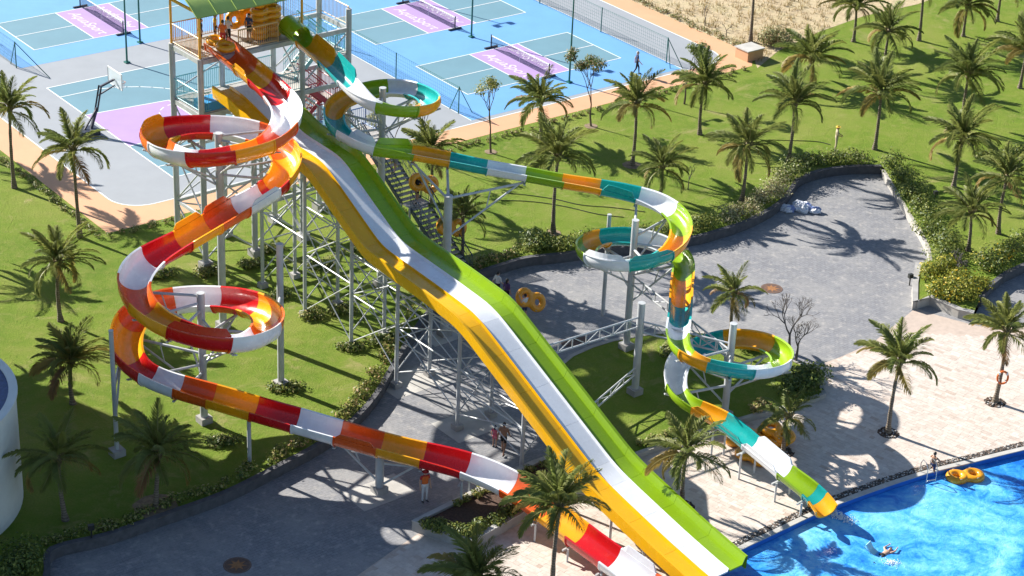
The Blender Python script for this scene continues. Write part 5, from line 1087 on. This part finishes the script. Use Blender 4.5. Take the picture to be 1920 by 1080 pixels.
# ------------------------------------------------------------------ small things
CHR = M('stainless_rail', (.55, .56, .57), .25, .8, var=.1)
q = g(1742, 893, PATH_Z); o = thing('pool_ladder', 'stainless pool ladder at the curved pool edge', 'ladder', q); dn = Vector((.35, -.94, 0))
for s in (-.25, .25):
    b = q + Vector((.94, .35, 0)) * s; m = MB(); m.tube([b - dn * .45, b - dn * .45 + Z3 * .55, b - dn * .3 + Z3 * .78, b + Z3 * .78, b + dn * .2 + Z3 * .55, b + dn * .22 - Z3 * .8], .022, 8); m.build('rail', CHR, o, True)
for k in range(3): m = MB(); m.beam(q - Vector((.94, .35, 0)) * .25 + dn * .22 - Z3 * (.1 + .28 * k), q + Vector((.94, .35, 0)) * .25 + dn * .22 - Z3 * (.1 + .28 * k), .06, .03); m.build('rung', CHR, o)
m = MB(); q = g(1637, 1034, -.68); m.box(q, (.85, .42, .06), -.6, mat=Matrix.Rotation(-.6, 3, 'Z') @ Matrix.Rotation(.45, 3, 'Y')); m.box(q + Vector((-.15, .1, .18)), (.4, .42, .05), mat=Matrix.Rotation(-.6, 3, 'Z') @ Matrix.Rotation(1.0, 3, 'Y'))
tag(m.build('foam_board', M('pale_blue_foam', (.32, .66, .80), .5)), 'pale blue folded foam board floating beside the swimmer', 'float board')
pb = g(1865, 755, PATH_Z); b = gy(1880, 708, pb.y - .28); m = MB(); m.tube([b + Vector((.27 * math.cos(a), .03 * math.sin(a), .33 * math.sin(a))) for a in [k * PI / 12 for k in range(24)]], .055, 10, closed=True)
lb_ = thing('lifebuoy', 'orange lifebuoy hanging on the deck palm trunk', 'lifebuoy', b); m.build('ring', CL['orange'], lb_, True)
for k in range(4):
    an = PI / 4 + k * PI / 2; c_ = b + Vector((.27 * math.cos(an), .0, .33 * math.sin(an))); m = MB(); m.box(c_, (.09, .13, .13)); m.build('band', CL['white'], lb_)
# splash at the end of the teal slide
rng = R_(5); m = MB(); q0 = g(1556, 960, -.7)
for _ in range(420):
    f = rng.random() ** 1.2; p = q0 + Vector((.75, -.66, 0)) * (f * 1.1) + Vector((rng.gauss(0, .12 + .1 * f), rng.gauss(0, .1 + .1 * f), abs(rng.gauss(0, .06)))); m.sphere(p, rng.uniform(.01, .035), 5, 4)
FOAM = M('white_foam', (.85, .88, .9), .6); tag(m.build('splash_foam', FOAM, smooth=True), 'white splash where the teal slide meets the pool', kind='stuff')
m = MB(); q0 = g(1668, 1052, -.7)
for _ in range(160): m.sphere(q0 + Vector((rng.gauss(.1, .2), rng.gauss(-.1, .15), abs(rng.gauss(0, .02)))), rng.uniform(.01, .025), 5, 4)
tag(m.build('kick_foam', FOAM, smooth=True), 'white foam at the feet of the swimmer', kind='stuff')
# tarpaulin pile
q0 = g(1500, 392, PATH_Z); rng = R_(9); o = thing('tarpaulin_pile', 'heap of white and blue plastic bags on the cobbles by the wall', 'plastic bags', q0); TB = [M('white_plastic_sheet', (.66, .68, .74), .4), M('blue_plastic_sheet', (.20, .26, .50), .4)]
for k in range(15):
    c = q0 + Vector((rng.uniform(-1.25, 1.1), rng.uniform(-.5, .5), .12)); m = MB(); m.sphere((0, 0, 0), 1, 12, 8); r3 = (rng.uniform(.25, .45), rng.uniform(.2, .35), rng.uniform(.18, .32)); vs = []
    for v in m.v: n_ = noise.noise(Vector(v) * 2.2 + Vector((k * 7, 0, 0))) * .45 + noise.noise(Vector(v) * 5 + Vector((k * 3, 5, 0))) * .25; vs.append((c.x + v[0] * r3[0] * (1 + n_), c.y + v[1] * r3[1] * (1 + n_), max(PATH_Z + .01, c.z + v[2] * r3[2] * (1 + n_))))
    m.v = vs; m.build('plastic_bag', TB[0 if rng.random() < .8 else 1], o)
q = g(1077, 641, PATH_Z); o = thing('drain_cover', 'brown metal drain cover in the path beside the island kerb', 'drain cover', q); m = MB(); m.box(q + Z3 * .012, (1.5, .8, .03), .35); m.build('frame', M('rusty_drain', (.16, .10, .08), .8, var=.4, vs=5), o)
for k in range(9): m = MB(); m.beam(q + Matrix.Rotation(.35, 3, 'Z') @ Vector((-.64 + .16 * k, -.34, .032)), q + Matrix.Rotation(.35, 3, 'Z') @ Vector((-.64 + .16 * k, .34, .032)), .07, .02); m.build('grate_bar', bpy.data.materials['rusty_drain'], o)
# star emblems let into the paving
for px, py, lb in ((1447, 541, 'round brown paving emblem with an orange star beside the island palm'), (445, 1060, 'round paving emblem with an orange star in the shaded path')):
    q = g(px, py, PATH_Z); m = MB(); m.cyl(q, q + Z3 * .012, .62, n=36); o = m.build('paving_emblem', M('emblem_brown', (.13, .075, .055), .7, var=.3, vs=6)); tag(o, lb, 'emblem')
    m = MB(); pts = []
    for k in range(16):
        an = k * PI / 8; r_ = .45 if k % 2 == 0 else .2; pts.append(q + Vector((r_ * math.cos(an), r_ * math.sin(an), 0)))
    m.poly(pts, PATH_Z + .017); m.build('star', M('emblem_orange', (.34, .15, .05), .7, var=.3, vs=6), o)
    m = MB(); R1 = [q + Vector((.6 * math.cos(a), .6 * math.sin(a), 0)) for a in [k * PI / 18 for k in range(36)]]; R2 = [q + Vector((.55 * math.cos(a), .55 * math.sin(a), 0)) for a in [k * PI / 18 for k in range(36)]]; m.poly(R1, PATH_Z + .016, holes=[R2]); m.build('border_ring', M('emblem_border', (.19, .12, .09), .7, var=.3, vs=6), o)
# garden hoses, lamps
HOSE = M('black_hose', (.02, .022, .02), .5)
for pts, lb in (([(1440, 263), (1480, 264), (1530, 266), (1557, 272)], 'dark garden hose running to the gardener'), ([(940, 362), (985, 366), (1040, 374), (1090, 385), (1150, 390), (1210, 398)], 'dark garden hose across the lawn behind the slide run'), ([(940, 376), (1000, 379), (1060, 388), (1120, 402), (1170, 408)], 'second dark garden hose lower on the same lawn')):
    m = MB(); m.tube([p + Z3 * .03 for p in catmull(pg(pts), 5)], .022, 6); tag(m.build('garden_hose', HOSE, smooth=True), lb, 'hose')
def bollard(px, py, z0, label):
    q = g(px, py, z0); o = thing('garden_lamp', label, 'lamp', q); m = MB(); m.cyl(q, q + Z3 * .5, .04); m.build('post', HOSE, o, True); m = MB(); m.box(q + Z3 * .6, (.26, .2, .24), .4); m.build('lamp_head', HOSE, o)
bollard(1752, 378, 0, 'small dark garden lamp behind the hedge by the kerb'); bollard(172, 1010, 0, 'small dark garden lamp on the shaded dark wall'); bollard(1705, 535, PATH_Z, 'small dark drain lamp at the flowering planter corner'); bollard(840, 572, PATH_Z, 'small dark lamp post near the stair foot')
# white round building with a blue roof, and the hotel wing behind it
bq = g(38, 955); RB = 5.6; cB = Vector((bq.x - RB, bq.y, 0)); HB = 5.4
o = thing('round_building', 'round white building with a blue tiled flat roof', 'building', cB); WH = M('white_render', (.70, .72, .70), .8, var=.08, bmp=.1); BLR = M('blue_roof_tiles', (.055, .10, .24), .6, var=.35, vs=4, bmp=.4)
K = 72
def cir(r, z): return [cB + Vector((r * math.cos(2 * PI * k / K), r * math.sin(2 * PI * k / K), z)) for k in range(K)]
m = MB(); m.skirt(cir(RB, 0), 0, HB); m.build('wall', WH, o, True)
m = MB(); m.skirt(cir(RB + .09, 0), HB - .02, HB + .1); m.skirt(cir(RB - .3, 0)[::-1], HB, HB + .1); m.poly(cir(RB + .09, 0), HB + .1, holes=[cir(RB - .3, 0)]); m.build('parapet', WH, o)
m = MB(); m.poly(cir(RB - .28, 0), HB + .03); rf = m.build('roof', BLR, o)
for r_ in (RB - .75, RB - 1.5, RB - 2.3, RB - 3.2):
    m = MB(); m.tube([p + Z3 * (HB + .04) for p in cir(r_, 0)], .035, 5, closed=True); m.build('roof_seam', BLR, rf)
e0 = g(20, 700); wing = thing('hotel_wing', 'tall white hotel wing left of the round building', 'building', e0 + Vector((-14, 3, 0))); sd_ = Vector((math.cos(SUN_AZ), math.sin(SUN_AZ), 0)); nd = Vector((-sd_.y, sd_.x, 0)); HW = 46.0
cn = e0 - sd_ * 12.0                       # far corner of the wing lies on the shadow edge
q4 = [cn, cn - sd_ * 12 - nd * 0, cn - sd_ * 12 - nd * 26, cn - nd * 26]
m = MB(); m.skirt(q4, 0, HW); m.build('wall', WH, wing); m = MB(); m.poly(q4, HW + .003); m.build('roof', BLR, wing)
for fl in range(14):
    for k in range(10):
        c = cn - nd * (1.5 + 2.35 * k) + Z3 * (1.8 + 3.2 * fl) + sd_ * .02; m = MB(); m.box(c, (.08, 1.3, 1.5), math.atan2(sd_.y, sd_.x)); m.build('window', M('window_glass', (.05, .08, .11), .1), wing)
